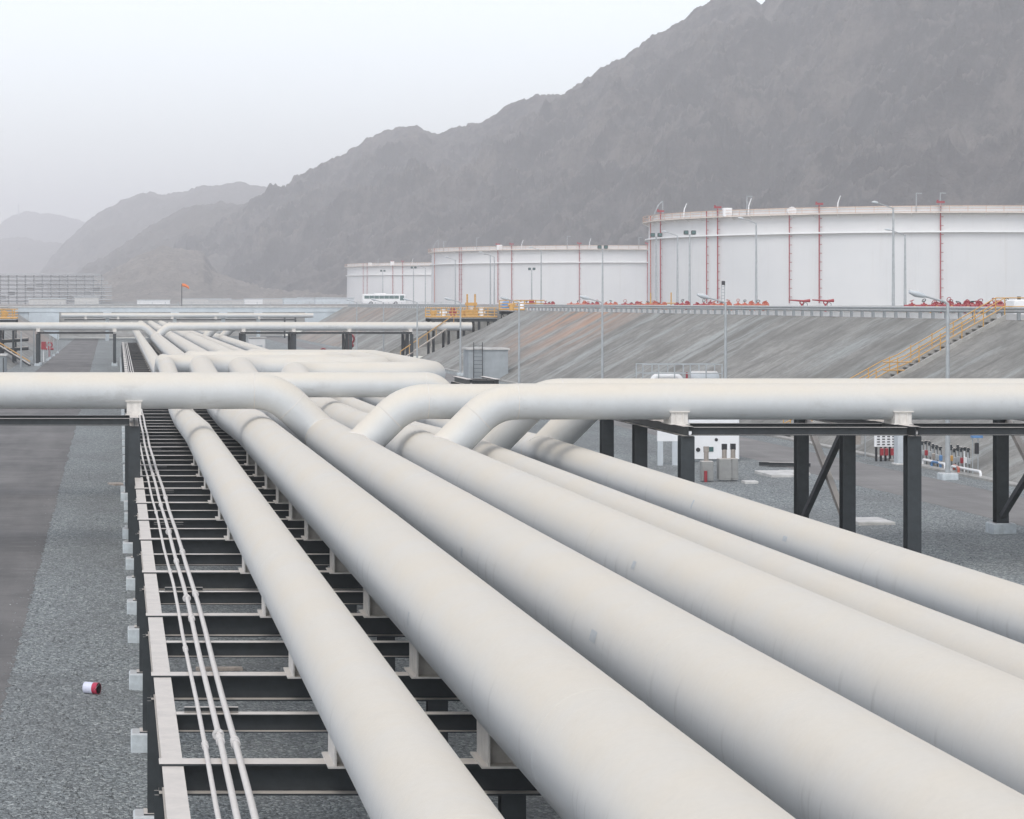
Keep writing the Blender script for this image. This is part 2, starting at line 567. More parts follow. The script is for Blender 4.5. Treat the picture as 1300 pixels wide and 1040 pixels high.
YEND = 470.0
def lin(a, b, n):
    return [a + (b - a) * i / n for i in range(n + 1)]
sheet('gravel_ground', [-140, -60, -20, -8.6, 0, 4, 8, 12, 16, 20, 26, 30, 34], lin(-60, YEND, 53), lambda x, y: gz(x), M['gravel'])

# loose stones lying proud of the gravel in the near strip
mg = MB()
rs_ = random.Random(11)
for k in range(15000):
    y = 30 + 75 * rs_.random() ** 1.6
    x = rs_.choice((rs_.uniform(-2.6, 0.3), rs_.uniform(-2.2, 0.3), rs_.uniform(0.7, 6.5), rs_.uniform(14.0, 26.5)))
    if x > 10:
        y = 60 + 55 * rs_.random()
    a = rs_.uniform(0.012, 0.030) * (1.3 if x > 10 else 1.0)
    q = rs_.uniform(0, pi)
    z = gz(x) + a * 0.25
    ring = [(x + a * rs_.uniform(0.7, 1.3) * cos(q + t * pi / 2), y + a * rs_.uniform(0.7, 1.3) * sin(q + t * pi / 2), z + a * rs_.uniform(-0.2, 0.2)) for t in range(4)]
    mg.add(ring + [(x + a * rs_.uniform(-0.3, 0.3), y + a * rs_.uniform(-0.3, 0.3), z + a * rs_.uniform(0.5, 0.8))], [(0, 1, 4), (1, 2, 4), (2, 3, 4), (3, 0, 4)])
STONES = mg

def left_edge(y):
    return -2.02 - 0.0042 * max(0, y - 40) + 0.10 * noise.noise((y * 0.35, 3.1, 0)) + 0.07 * noise.noise((y * 1.7, 8.1, 0)) + 0.09 * noise.noise((y * 5.3, 2.1, 0))
ys = lin(12, 112, 700) + lin(112, YEND - 4, 260)[1:]
vs = []
for y in ys:
    e = left_edge(y)
    for k, x in enumerate((-8.5, -6.0, -4.0, e - 0.12, e)):
        vs.append((x, y, gz(x) + (0.012 if k < 4 else 0.004)))
mb = MB(); mb.add(vs, [(j * 5 + i, j * 5 + i + 1, j * 5 + 6 + i, j * 5 + 5 + i) for j in range(len(ys) - 1) for i in range(4)])
struct(mb.build('left_road', M['road_left']))
vs = []
for y in ys:
    e = 26.75 + 0.12 * noise.noise((y * 0.3, 13.1, 0)) + 0.06 * noise.noise((y * 1.5, 18.1, 0))
    for k, x in enumerate((e, e + 0.15, 29.0, 30.6)):
        vs.append((x, y, gz(x) + (0.014 if k else 0.004)))
mb = MB(); mb.add(vs, [(j * 4 + i, j * 4 + i + 1, j * 4 + 5 + i, j * 4 + 4 + i) for j in range(len(ys) - 1) for i in range(3)])
struct(mb.build('right_road', M['road_right']))

so_ = STONES.build('gravel_stones', M['gravel']); so_['kind'] = 'stuff'

# kerb between the right road and the bank, in cast lengths
kerb = thing('kerb', 'low pale concrete kerb running between the right road and the foot of the bank', 'kerb', (32.35, 60, gz(31.4)))
kb = MB(); kb.bevbox((0, 0, 0.03), (0.4, 5.94, 0.14), 0.02); kme = kb.mesh('kerb_stone', M['tread'])
for i in range(40):
    y = 60 + i * 6.0
    put('kerb_stone', kme, kerb, (0, y - 60, 0))

def bank_z(x):
    t = (x - BX0) / (BX1 - BX0)
    return BZ0 + (BZ1 - BZ0) * min(1, max(0, t))
def bank(name, y0, y1, end0=0.0, end1=0.0):
    """slope with battered ends (end lengths lean the foot inwards)"""
    nx, ny = 14, int((y1 - y0) / 1.5)
    vs = []
    for j in range(ny + 1):
        for i in range(nx + 1):
            t = i / nx
            x = BX0 + (BX1 - BX0) * t
            a, b = y0, y1 + end1 * (1 - t)
            y = a + (b - a) * j / ny
            d = 0.16 * noise.noise((x * 0.15, y * 0.7, 1)) + 0.09 * noise.noise((x * 0.6, y * 1.1, 5))
            if i in (0, nx):
                d *= 0.2
            vs.append((x - d * 0.5, y, bank_z(x) + d * 0.85))
    n = nx + 1
    fs = [(j * n + i, j * n + i + 1, (j + 1) * n + i + 1, (j + 1) * n + i) for j in range(ny) for i in range(nx)]
    mb = MB(); mb.add(vs, fs, True)
    # battered end faces that turn into the cut
    for yy, sgn in ((y1, 1), (y0, -1)):
        row = [vs[(ny if sgn > 0 else 0) * n + i] for i in range(n)]
        inner = [(62.0, yy, BZ1), (62.0 + (6 if sgn > 0 else 0), yy + sgn * 9.0, gz(40))]
        mb.add(row + [(60.0, yy, BZ1), (60.0, yy + (end1 if sgn > 0 else -6), gz(40))],
               [tuple(range(n)) + (n, n + 1)] if sgn > 0 else [(n + 1, n) + tuple(range(n - 1, -1, -1))])
    return struct(mb.build(name, M['bank']))
bank('embankment', 6, 254, end1=8.0)
bank('embankment', 292, 448)

# high ground behind the crest of the bank, with the pipe cut left open
def farm_z(x):
    return -0.86 + 0.28 * min(1.0, max(0.0, (x - 46) / 45.0))
fx = [43.0, 46.0, 60.0, 91.0, 200.0, 700.0]
sheet('tank_farm_ground', fx, lin(6, 254, 12), lambda x, y: farm_z(x), M['farm_ground'])
sheet('tank_farm_ground', [60.0, 91.0, 200.0, 700.0], [254, 292], lambda x, y: farm_z(x), M['farm_ground'])
sheet('tank_farm_ground', fx, lin(292, 448, 8), lambda x, y: farm_z(x), M['farm_ground'])
vy = [448, 470, 490, 700, 1200, 2500, 5000, 8800]
sheet('valley_ground', [-1900, -400, -80, -21], vy, lambda x, y: -0.86, M['valley'])
sheet('valley_ground', [43.0, 46.0, 60, 91, 200, 700, 2600], vy, lambda x, y: farm_z(x), M['valley'])
sheet('valley_ground', [-21, -11.5, 10, 32.6, 43.0], vy[1:], lambda x, y: -0.86 if (y > 480 or x < -20 or x > 42) else gz(x) + 0.02, M['bank'])
mb = MB()  # left high ground and its slope
mb.add([(-11.5, 190, gz(0)), (-11.5, 448, gz(0)), (-21, 448, -0.87), (-21, 200, -0.87), (-600, 448, -0.87), (-600, 200, -0.87), (-21, 190, gz(0)), (-600, 190, gz(0))],
       [(0, 1, 2, 3), (3, 2, 4, 5), (0, 3, 6), (6, 3, 5, 7)])
struct(mb.build('left_embankment', M['bank']))

# ------------------------------------------------------------------ mountains
def range_mesh(name, sky_pts, foot_pts, m, amp, jag, nu=300, nt_=90, back=900, seed=0.0, feat=140.0):
    def interp(tbl, u):
        for (a, *A), (b, *B) in zip(tbl, tbl[1:]):
            if u <= b:
                k = (u - a) / (b - a)
                return [p + (q - p) * k for p, q in zip(A, B)]
        return list(tbl[-1][1:])
    u0, u1 = sky_pts[0][0], sky_pts[-1][0]
    vs = []
    nb = 12
    for i in range(nu + 1):
        u = u0 + (u1 - u0) * i / nu
        v, d = interp(sky_pts, u)
        fd, fz = interp(foot_pts, u)
        R = Vector(((u - 150) / F * d, d, -(v - 384) / F * d))
        L = Vector(((u - 150) / F * fd, fd, fz))
        for j in range(nt_ + 1):
            t = j / nt_
            p = L.lerp(R, t)
            p.z = L.z + (R.z - L.z) * (t ** 1.18)
            q = p / feat
            w = sin(pi * min(1, t * 1.0)) ** 0.7 if t < 1 else 0.0
            rm = noise.ridged_multi_fractal((q.x + seed, q.y, q.z * 0.35 + seed), 0.9, 2.1, 6, 1.0, 2.0) - 1.0
            fb = noise.fractal((q.x * 4.3, q.y * 4.3, q.z * 4.3 + seed), 0.7, 2.2, 6)
            rm2 = noise.ridged_multi_fractal((q.x * 3.7 + seed, q.y * 3.7, q.z * 1.5), 0.8, 2.2, 5, 1.0, 2.0) - 1.0
            h = (rm * 0.8 + rm2 * 0.26) * amp * w + noise.fractal(q * 19.0, 0.6, 2.0, 4) * jag * 0.8 * min(1, t * 3) + fb * (amp * 0.20 * w + jag * min(1, t * 3))
            p.z = max(L.z - 0.5, p.z + h)
            p.y += -rm * amp * 0.6 * w
            vs.append(p)
        for j in range(1, nb + 1):
            t = j / nb
            p = R + Vector((back * t * 0.15, back * t, 0))
            p.z = max(-2.0, R.z * (1 - t * 0.8) - jag)
            vs.append(p)
    n = nt_ + nb + 1
    fs = [(i * n + j, (i + 1) * n + j, (i + 1) * n + j + 1, i * n + j + 1) for i in range(nu) for j in range(n - 1)]
    mb = MB(); mb.add(vs, fs, True)
    return struct(mb.build(name, m))

range_mesh('far_mountain', [(-160, 318, 6600), (-60, 300, 6600), (0, 284, 6500), (14, 274, 6500), (35, 268.5, 6500), (52, 273, 6500), (76, 274, 6500), (107, 283, 6500), (150, 300, 6500), (230, 330, 6400), (300, 384, 6300)],
           [(-160, 5600, -1), (300, 5600, -1)], M['rock_far'], 26, 4, 120, 40, 1200, 3.0, 420)
range_mesh('distant_hill', [(-160, 318, 5200), (0, 304, 5000), (28, 300, 4900), (52, 307, 4800), (76, 309, 4700), (110, 322, 4600), (180, 350, 4500), (260, 384, 4500)],
           [(-160, 4000, -1), (260, 4000, -1)], M['rock_far'], 20, 3, 120, 40, 900, 9.0, 300)
range_mesh('distant_mountain', [(20, 384, 4000), (60, 335, 4000), (83, 307, 4000), (111, 281, 4000), (152, 255, 4000), (183, 242, 4000), (208, 245, 4000), (239, 241.5, 3950), (256, 235.7, 3900), (291, 230, 3900), (318, 233.6, 3850), (353, 242, 3800), (420, 262, 3700), (520, 300, 3700)],
           [(20, 3000, -1), (520, 2800, -1)], M['rock_far'], 30, 4, 170, 60, 1000, 15.0, 300)
range_mesh('foothill', [(60, 384, 2900), (121, 340, 2900), (160, 312, 2850), (194, 286.5, 2800), (235, 264, 2780), (277, 256, 2760), (329, 262, 2740), (420, 275, 2700), (520, 330, 2600)],
           [(60, 2000, -1), (250, 1950, -1), (520, 1900, -1)], M['rock_far'], 26, 3, 170, 70, 500, 22.0, 220)
range_mesh('mountain',
           [(215, 340, 2650), (262, 306, 2650), (310, 272, 2650), (353, 243, 2650), (380, 226, 2630), (405, 215, 2600), (430, 204, 2570), (455, 186, 2540), (480, 170, 2500), (500, 163, 2480), (530, 161, 2440), (545, 168, 2420), (562, 171, 2400), (595, 163, 2350), (620, 151, 2310), (650, 134, 2260),
            (680, 122, 2210), (695, 118, 2190), (712, 121, 2170), (735, 106, 2140), (760, 89, 2110), (790, 73, 2080), (820, 53, 2050), (850, 36, 2020), (880, 18, 1990), (905, 3, 1960), (930, -9, 1940), (955, -3, 1930), (968, 6, 1920), (977, -5, 1910), (1000, -26, 1890), (1100, -80, 1820), (1300, -140, 1720), (1500, -190, 1650), (1750, -190, 1600)],
           [(215, 2000, -1), (441, 1640, -1), (600, 1480, -1), (750, 1330, -0.7), (900, 1220, -0.6), (1100, 1100, -0.6), (1300, 1020, -0.6), (1500, 960, -0.6), (1750, 940, -0.6)],
           M['rock'], 52, 3.0, 760, 220, 900, 0.0, 170)
# pale quarry face and tips at the mouth of the valley
range_mesh('quarry_slope', [(120, 356, 1900), (150, 338, 1900), (180, 322, 1900), (205, 312, 1890), (235, 316, 1880), (258, 320, 1870), (272, 345, 1860), (330, 366, 1840), (440, 377, 1800)],
           [(120, 1500, -1), (250, 1480, -1), (440, 1400, -1)], M['scar'], 5, 1.5, 110, 40, 250, 31.0, 60)

# ------------------------------------------------------------------ main pipes
BOT = 4.6
R36, R48, R42 = 0.457, 0.61, 0.533
PIPES = [(2.53, R36), (4.23, R48), (6.06, R48), (7.99, R48), (9.69, R36), (11.72, R36)]
RACK_TOP = 4.95                 # depth of the rack's beams below the camera
MAINS = [13.5, 19.5, 25.5, 31.5, 37.5, 43.5, 49.5] + [54 + 4.5 * i for i in range(11)] + [105 + 6.0 * i for i in range(34)]
LP = [  # label, ring depth
    ('slim dusty white pipe running beside the three thin conduits, leftmost of the long pipes', 74.6),
    ('wide dusty white pipe second from the left, next to the slim leftmost pipe', 74.6),
    ('wide dusty white pipe that the left cross pipe slants down into', None),
    ('widest looking white pipe in the middle right, met by the front right cross pipe', 66.0),
    ('slim white pipe half hidden behind the wide middle right pipe', 66.0),
    ('slim white pipe furthest right in the bundle, before the tall steel posts', 66.0)]
FRONT = [126.4, 123.0, 119.2, 109.0]
REAR = [130.0, 132.3, 134.7, 137.0]
XOUT = [10.7, 12.0, 13.35, 14.7]
LOOP_H = 3.35

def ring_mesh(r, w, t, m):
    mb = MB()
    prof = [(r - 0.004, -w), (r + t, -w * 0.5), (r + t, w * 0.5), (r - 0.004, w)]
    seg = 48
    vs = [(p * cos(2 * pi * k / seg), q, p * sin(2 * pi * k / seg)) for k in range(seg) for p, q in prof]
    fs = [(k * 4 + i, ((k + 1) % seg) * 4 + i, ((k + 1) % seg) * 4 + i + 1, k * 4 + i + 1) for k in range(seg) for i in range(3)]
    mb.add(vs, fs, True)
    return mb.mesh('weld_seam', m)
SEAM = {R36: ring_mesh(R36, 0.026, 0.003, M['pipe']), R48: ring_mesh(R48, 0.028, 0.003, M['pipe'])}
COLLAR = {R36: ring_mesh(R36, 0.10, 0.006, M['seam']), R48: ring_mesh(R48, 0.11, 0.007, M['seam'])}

def shoe_mesh(r):
    """pipe shoe: base plate, two side plates, web, end stiffeners; origin at the middle of the beam's top"""
    mb = MB()
    H = RACK_TOP - BOT
    hw = 0.30 if r > 0.5 else 0.23
    def contact(x):
        return H + r - sqrt(r * r - x * x) + 0.004
    mb.box(-hw - 0.07, hw + 0.07, -0.42, 0.42, 0.0, 0.022)
    for sx in (-1, 1):
        x0, x1 = sorted((sx * hw, sx * (hw - 0.022)))
        mb.box(x0, x1, -0.40, 0.40, 0.022, contact(hw) + 0.012)
    mb.box(-0.011, 0.011, -0.33, 0.33, 0.022, contact(0))
    mb.box(-hw + 0.022, -0.011, -0.20, -0.18, 0.022, H)
    mb.box(0.011, hw - 0.022, -0.20, -0.18, 0.022, H)
    mb.box(-hw + 0.022, -0.011, 0.18, 0.20, 0.022, H)
    mb.box(0.011, hw - 0.022, 0.18, 0.20, 0.022, H)
    # saddle pad wrapped under the pipe
    seg = 10
    a0 = math.asin((hw + 0.05) / r)
    vs = []
    for k in range(seg + 1):
        a = -a0 + 2 * a0 * k / seg
        for rr in (r - 0.002, r + 0.014):
            for y in (-0.42, 0.42):
                vs.append((sin(a) * rr, y, H + r - cos(a) * rr))
    fs = []
    for k in range(seg):
        o, p = k * 4, k * 4 + 4
        fs += [(o + 2, o + 3, p + 3, p + 2), (o, o + 2, p + 2, p), (o + 1, p + 1, p + 3, o + 3)]
    fs += [(0, 1, 3, 2), (seg * 4, seg * 4 + 2, seg * 4 + 3, seg * 4 + 1)]
    mb.add(vs, fs)
    return mb.mesh('shoe', M['shoe'])
SHOE = {R36: shoe_mesh(R36), R48: shoe_mesh(R48)}
DIP = 0.26

for i, ((X, r), (label, rd)) in enumerate(zip(PIPES, LP)):
    h0 = BOT - r
    p = thing('pipeline', label, 'pipe', (X, 20, -h0), 'long main pipes on the rack')
    y_r = rd or 78.0
    pts = [(X, 5, -h0), (X, y_r, -h0), (X, y_r + 14, -h0 - DIP)]
    if i < 4:
        fd, rr_, xo = FRONT[i], REAR[i], XOUT[i]
        pts += [(X, 97, -h0 - DIP), (X, fd - 3.2, -LOOP_H), (X, fd, -LOOP_H), (xo, fd, -LOOP_H), (xo, rr_, -LOOP_H), (X, rr_, -LOOP_H), (X, rr_ + 2.6, -LOOP_H), (X, rr_ + 8, -h0), (X, 446, -h0)]
    else:
        pts += [(X, 140, -h0 - DIP), (X, 150, -h0), (X, 446, -h0)]
    path = densify(fillet([Vector(q) - Vector((X, 20, -h0)) for q in pts], r * (2.6 if i else 2.0), 9), 12.0)
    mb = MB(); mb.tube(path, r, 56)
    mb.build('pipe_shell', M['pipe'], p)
    y = 17.0 + (i * 3.7) % 9
    while y < y_r - 3:
        put('weld_seam', SEAM[r], p, (0, y - 20, 0))
        y += 18.3
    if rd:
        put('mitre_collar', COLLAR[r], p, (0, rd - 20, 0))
    for d in MAINS:
        if d < y_r + 1 or (d > 150 and d < 290):
            put('shoe', SHOE[r], p, (0, d - 20, -(RACK_TOP - h0)))
    # bare metal test patches on the flank
    def patch(y, ang, w=0.16, hh=0.11):
        q = MB()
        vs = []
        n = 6
        for k in range(n + 1):
            a = ang - hh + 2 * hh * k / n
            for yy in (y - w, y + w):
                vs.append((cos(a) * (r + 0.003), yy - 20, sin(a) * (r + 0.003)))
        q.add(vs, [(2 * k, 2 * k + 1, 2 * k + 3, 2 * k + 2) for k in range(n)], True)
        q.build('bare_patch', M['patch'], p)
    if i == 2:
        patch(27.2, radians(166)); patch(37.5, radians(178), 0.1, 0.12)
    if i == 1:
        patch(29.5, radians(176), 0.05, 0.14)
    if i == 5:
        patch(46.5, radians(158), 0.05, 0.2); patch(40.0, radians(162), 0.12, 0.1)
    if i == 3:
        patch(34.0, radians(160), 0.10, 0.10)

# ------------------------------------------------------------------ main pipe rack
rack = thing('pipe_rack', 'long dark steel rack of cross beams, posts and pale plinths carrying the main pipes', 'pipe rack', (0.5, 20, gz(0)))
OFF = Vector((0.5, 20, gz(0)))
XL, XR = 0.44, 12.75
mb = MB(); mb.ibeam((XL, 0, 0), (XR, 0, 0), 0.34, 0.32, 0.022, 0.014); CB = mb.mesh('cross_beam', M['steel'])
mb = MB(); mb.ibeam((0.70, 0, 0), (XR, 0, 0), 0.22, 0.20, 0.014, 0.010); MBM = mb.mesh('secondary_beam', M['steel'])
colX = [0.52, 4.25, 8.0, 11.9]
def post_mesh(h, w=0.26, up=(0, 1, 0)):
    mb = MB()
    # H section standing up: the flanges face along the cross axis
    mb.ibeam((0, w / 2 if up[1] else 0, 0), (0, w / 2 if up[1] else 0, h), w, w, 0.018, 0.012, up)
    mb.box(-w / 2 - 0.05, w / 2 + 0.05, -w / 2 - 0.05, w / 2 + 0.05, -0.02, 0.0)
    return mb
PZ = 0.32
posts, plinths = {}, {}
for x in colX:
    hh = -RACK_TOP - 0.34 - (gz(x) + PZ)
    posts[x] = post_mesh(hh).mesh('post', M['steel'])
mb = MB(); mb.bevbox((0, 0, PZ / 2), (0.44, 0.44, PZ), 0.02); mb.bevbox((0, 0, PZ + 0.0), (0.34, 0.34, 0.03), 0.01)
mb = MB(); mb.bevbox((-0.03, 0, PZ / 2 - 0.05), (0.54, 0.50, PZ + 0.06), 0.025); PL = mb.mesh('plinth', M['plinth'])
mb = MB(); mb.box(-0.12, 0.12, -0.011, 0.011, -0.32, -0.021); STF = mb.mesh('end_plate', M['steel'])
for k, d in enumerate(MAINS):
    if d > 292:
        break
    put('cross_beam', CB, rack, Vector((0, d, -RACK_TOP)) - OFF)
    for x in colX:
        put('post', posts[x], rack, Vector((x, d, gz(x) + PZ - 0.0)) - OFF)
        put('plinth', PL, rack, Vector((x - 0.02, d, gz(x))) - OFF)
    nd = MAINS[k + 1]
    if d < 200:
        put('secondary_beam', MBM, rack, Vector((0, (d + nd) / 2, -RACK_TOP - 0.002)) - OFF)
    # edge stringer let in between the cross beams
    L = nd - d
    mb = MB(); mb.ibeam((0, 0.165, 0), (0, L - 0.165, 0), 0.24, 0.23, 0.016, 0.011)
    put('stringer', mb.mesh('stringer', M['steel']), rack, Vector((0.585, d, -RACK_TOP - 0.024)) - OFF)
    if d < 200:
        put('stringer', mb.mesh('stringer', M['steel']), rack, Vector((12.6, d, -RACK_TOP - 0.024)) - OFF)

# three thin conduits carried on the beams at the left
CT = [(0.957, 0.027, 'thin pale conduit, leftmost of the three beside the stringer'), (1.131, 0.036, 'pale conduit with bolted clamps, middle of the three thin ones'), (1.293, 0.038, 'pale conduit nearest the slim white pipe, rightmost of the three thin ones')]
for i, (x, r, label) in enumerate(CT):
    zz = -RACK_TOP + 0.03 + r
    c = thing('conduit', label, 'conduit', (x, 20, zz), 'thin conduits on the rack')
    pts = []
    y = 5.0
    while y < 288:
        xo = -0.20 * min(1, max(0, (y - 40) / 38.0)) * (1 + 0.05 * i)
        pts.append((xo + 0.008 * sin(y * 0.5 + i), y - 20, 0.006 * sin(y * 0.37 + 2 * i)))
        y += 3.0
    mb = MB(); mb.tube(pts, r, 12)
    mb.build('conduit_tube', M['conduit'], c)
    mb = MB(); mb.cyl((0, -0.10, 0), (0, 0.10, 0), r * 1.28, 14); mb.cyl((0, -0.115, 0), (0, -0.08, 0), r * 1.45, 14); mb.cyl((0, 0.08, 0), (0, 0.115, 0), r * 1.45, 14)
    cme = mb.mesh('coupling', M['conduit'])
    for y in [25.1 + [1.0, 1.9, 2.3][i] - 0.6 * i, 33.4 + 3.1 * i, 43.0 + 1.6 * i, 55 + i * 2, 66 + i]:
        xo = -0.20 * min(1, max(0, (y - 40) / 38.0)) * (1 + 0.05 * i)
        put('coupling', cme, c, (xo + 0.008 * sin(y * 0.5 + i), y - 20, 0.006 * sin(y * 0.37 + 2 * i)))
    if i == 1:
        mb = MB()
        for q in range(4):
            mb.cyl((0.05 * cos(q * pi / 2 + 0.8), -0.05, 0.05 * sin(q * pi / 2 + 0.8)), (0.05 * cos(q * pi / 2 + 0.8), 0.05, 0.05 * sin(q * pi / 2 + 0.8)), 0.008, 6)
        mb.tube([(0, -0.02, 0), (0, 0.02, 0)], r * 1.9, 16)
        fme = mb.mesh('flange', M['conduit'])
        for y in (26.7, 39.0, 50.3):
            xo = -0.20 * min(1, max(0, (y - 40) / 38.0)) * 1.05
            put('flange', fme, c, (xo, y - 20, 0))
for k, d in enumerate(MAINS[:14]):
    # small steel bearer bars under the conduits, part of the rack
    if k % 2 == 0:
        mb = MB(); mb.ibeam((0.80, 0, 0), (1.45, 0, 0), 0.06, 0.06, 0.008, 0.006)
        put('conduit_bearer', mb.mesh('conduit_bearer', M['steel']), rack, Vector((0, d + 3.06, -RACK_TOP + 0.061)) - OFF)

# ------------------------------------------------------------------ cross pipes
def saddle_mesh(r, H):
    """white saddle block under a cross pipe; origin on the beam's top, pipe axis H above"""
    mb = MB()
    w = r * 0.93
    mb.box(-0.21, 0.21, -w, w, 0.02, H - r * 0.55)
    mb.box(-0.25, 0.25, -w - 0.04, w + 0.04, 0.0, 0.02)
    for x in (-0.09, 0.09):
        for sy in (-1, 1):
            a, b = sorted((sy * w, sy * (w + 0.03)))
            mb.box(x - 0.012, x + 0.012, a, b, 0.02, H - r * 0.60)
    mb.box(-0.25, 0.25, -w - 0.05, w + 0.05, H - r * 0.55, H - r * 0.55 + 0.025)
    return mb.mesh('saddle', M['shoe'])

def cross_pipe(label, pts, r, saddles, beam_h, group, R=None, main_r=None):
    p0 = Vector(pts[-2])
    t = thing('cross_pipe', label, 'pipe', p0, group)
    path = densify(fillet([Vector(q) - p0 for q in pts], R or r * 3.0, 14), 6.0)
    mb = MB(); mb.tube(path, r, 48)
    mb.build('pipe_shell', M['pipe'], t)
    if main_r:
        c0, u = Vector(pts[-1]) - p0, (Vector(pts[-2]) - Vector(pts[-1])).normalized()
        a = Vector((u.z, 0, -u.x))
        ring = []
        for k in range(41):
            q = 2 * pi * k / 40
            ring.append(c0 + a * (cos(q) * r) + Vector((0, sin(q) * r, 0)) + u * sqrt(max(0.0, main_r ** 2 - (r * cos(q)) ** 2)))
        mb = MB(); mb.tube(ring, 0.020, 8); mb.build('weld_bead', M['seam'], t)
    RR = R or r * 3.0
    for i in range(1, len(pts) - 1):
        p, a, b = Vector(pts[i]), (Vector(pts[i - 1]) - Vector(pts[i])).normalized(), (Vector(pts[i + 1]) - Vector(pts[i])).normalized()
        T = min(RR * tan((pi - a.angle(b)) / 2), (Vector(pts[i + 1]) - p).length * 0.48)
        for dr in (a, b):
            mb = MB(); mb.torus(p + dr * T - p0, dr, r - 0.004, 0.012, 48, 6)
            mb.build('weld_seam', M['seam'], t)
    sm = saddle_mesh(r, beam_h + pts[0][2])
    for x, y in saddles:
        put('saddle', sm, t, Vector((x, y, -beam_h)) - p0)
    return t

def leg_right(d, h, pipe_i, xr, dip=0.0):
    X, r = PIPES[pipe_i]
    hm = BOT - r + dip
    return [(xr, d, -h), (X + (hm - h), d, -h), (X, d, -hm)]
RX = [14.06, 19.66, 25.4, 31.0]
RB = 3.06
G1 = 'cross pipes joining from the right'
for (d, h, k, label) in ((61.5, 2.58, 2, 'cross pipe from the right whose bend reaches furthest left, behind the front right one'),
                         (59.6, 2.50, 3, 'front cross pipe on the right, bending down into the widest main pipe'),
                         (63.5, 2.50, 4, 'rear cross pipe on the right whose top edge shows above the front one'),
                         (65.4, 2.60, 5, 'hindmost right cross pipe, its bend dropping onto the last slim main pipe')):
    cross_pipe(label, leg_right(d, h, k, 42.0), R36, [(x, d) for x in RX], RB, G1, None, PIPES[k][1])
LB = 3.27
cross_pipe('big cross pipe from the left that slants down into the third main pipe', [(-70, 69, -2.58), (4.60, 69, -2.58), (6.06, 69, -3.99)], R42, [(x, 69) for x in (0.46, -5.6, -11.6)], LB, 'cross pipes from the left', None, R48)
cross_pipe('cross pipe behind the big left one, turning straight down at its right end', [(-70, 86, -3.0), (11.9, 86, -3.0), (11.9, 86, -4.5)], R36, [(x, 86) for x in (0.46, -5.6, -11.6)], 3.55, 'cross pipes from the left')
FB = 3.28
cross_pipe('far cross pipe on the left, level with the left yellow platform', [(-24, 266, -2.70), (4.23 - 1.29, 266, -2.70), (4.23, 266, -3.99)], R36, [(x, 266) for x in (-9.0, -0.4)], FB, 'far cross pipes')
G3 = 'far cross pipes'
for (d, k, label) in ((264, 1, 'far cross pipe running right to the yellow platform at the gap in the bank'),
                      (267, 4, 'second far cross pipe on the right, behind the front far one'),
                      (269.5, 5, 'third far cross pipe on the right, meeting the last slim main pipe')):
    cross_pipe(label, leg_right(d, 2.70, k, 39.5), R36, [(x, d) for x in (14.0, 19.6, 25.8, 32.6)], FB, G3)
for (d, h, k, label) in ((436, 2.4, 2, 'furthest cross pipe, in front of the grey bridge opening'), (441, 2.5, 3, 'furthest cross pipe partly behind its twin under the grey bridge')):
    t = cross_pipe(label, [(-10.5, d, -h), (31, d, -h), (36, d, -h)], 0.40, [(x, d) for x in (-6, 0, 10, 18, 26)], 3.1, 'cross pipes under the bridge')

# ------------------------------------------------------------------ steel frames under the cross pipes
def frame_rack(label, xs, ds, top, base_x_range, brace=None, group='steel frames under cross pipes', beam=True, w=0.34):
    t = thing('pipe_support', label, 'pipe support', (xs[0], ds[0], gz(xs[0])), group)
    O = Vector((xs[0], ds[0], gz(xs[0])))
    for x in xs:
        g = gz(x)
        mb = MB(); mb.ibeam((0, ds[0] - 0.25, 0), (0, ds[-1] + 0.25, 0), 0.25, 0.26, 0.018, 0.012)
        put('cap_beam', mb.mesh('cap_beam', M['steel']), t, Vector((x, 0, -top)) - O)
        for d in ds:
            hh = -top - 0.25 - (g + 0.30)
            put('post', post_mesh(hh, w).mesh('post', M['steel']), t, Vector((x, d, g + 0.30)) - O)
            mb = MB(); mb.bevbox((0, 0, 0.11), (0.66, 0.66, 0.38), 0.03)
            put('plinth', mb.mesh('plinth', M['plinth']), t, Vector((x, d, g)) - O)
        if brace and x != xs[0]:
            a, b = brace
            z0, z1 = g + 0.5, -top - 0.35
            mb = MB(); mb.bar((x - 0.03, a, z1), (x - 0.03, b, z0), 0.15, 0.15)
            put('brace', mb.mesh('brace', M['dark_steel']), t, -O)
            mb = MB(); mb.bar((x + 0.13, a, z0), (x + 0.13, b, z1), 0.15, 0.15)
            put('brace', mb.mesh('brace', M['brace']), t, -O)
    if beam:
        for a, b in zip(xs, xs[1:]):
            a, b = min(a, b), max(a, b)
            for d in (ds[0], ds[0] + 1.9):
                mb = MB(); mb.ibeam((a + 0.14, d, 0), (b - 0.14, d, 0), 0.20, 0.22, 0.016, 0.011)
                put('tie_beam', mb.mesh('tie_beam', M['steel']), t, Vector((0, 0, -top - 0.03)) - O)
    return t
frame_rack('tall dark steel frame with crossed braces under the right cross pipes', RX, [58.5, 63.7, 68.0], RB, None, (63.9, 67.8))
frame_rack('dark steel frame under the big left cross pipe, its post beside the conduits', [0.46, -5.6, -11.6], [67.2, 71.2], LB, None)
frame_rack('dark steel frame hidden behind the big left cross pipe', [0.42, -5.6, -11.6], [84.6, 87.6], 3.55, None)
frame_rack('far dark steel frame spanning the left road', [-0.4, -9.0], [263.5, 268.5], FB, None)
frame_rack('far dark steel frame with paired posts, right of the white hut', [14.0, 19.6, 25.8, 32.6], [262.5, 266.5, 270.5], FB, None, (266.7, 270.3))
t = frame_rack('short posts under the pipe bends of the expansion loops', [13.4, 15.4], [109.6, 123.0, 136.4], 3.98, None, None, 'steel frames under cross pipes', False, 0.26)

frame_rack('short dark steel stub frame right of the loop bends, before the grey shelter', [14.7, 15.9], [99.0, 103.0], 3.22, None)

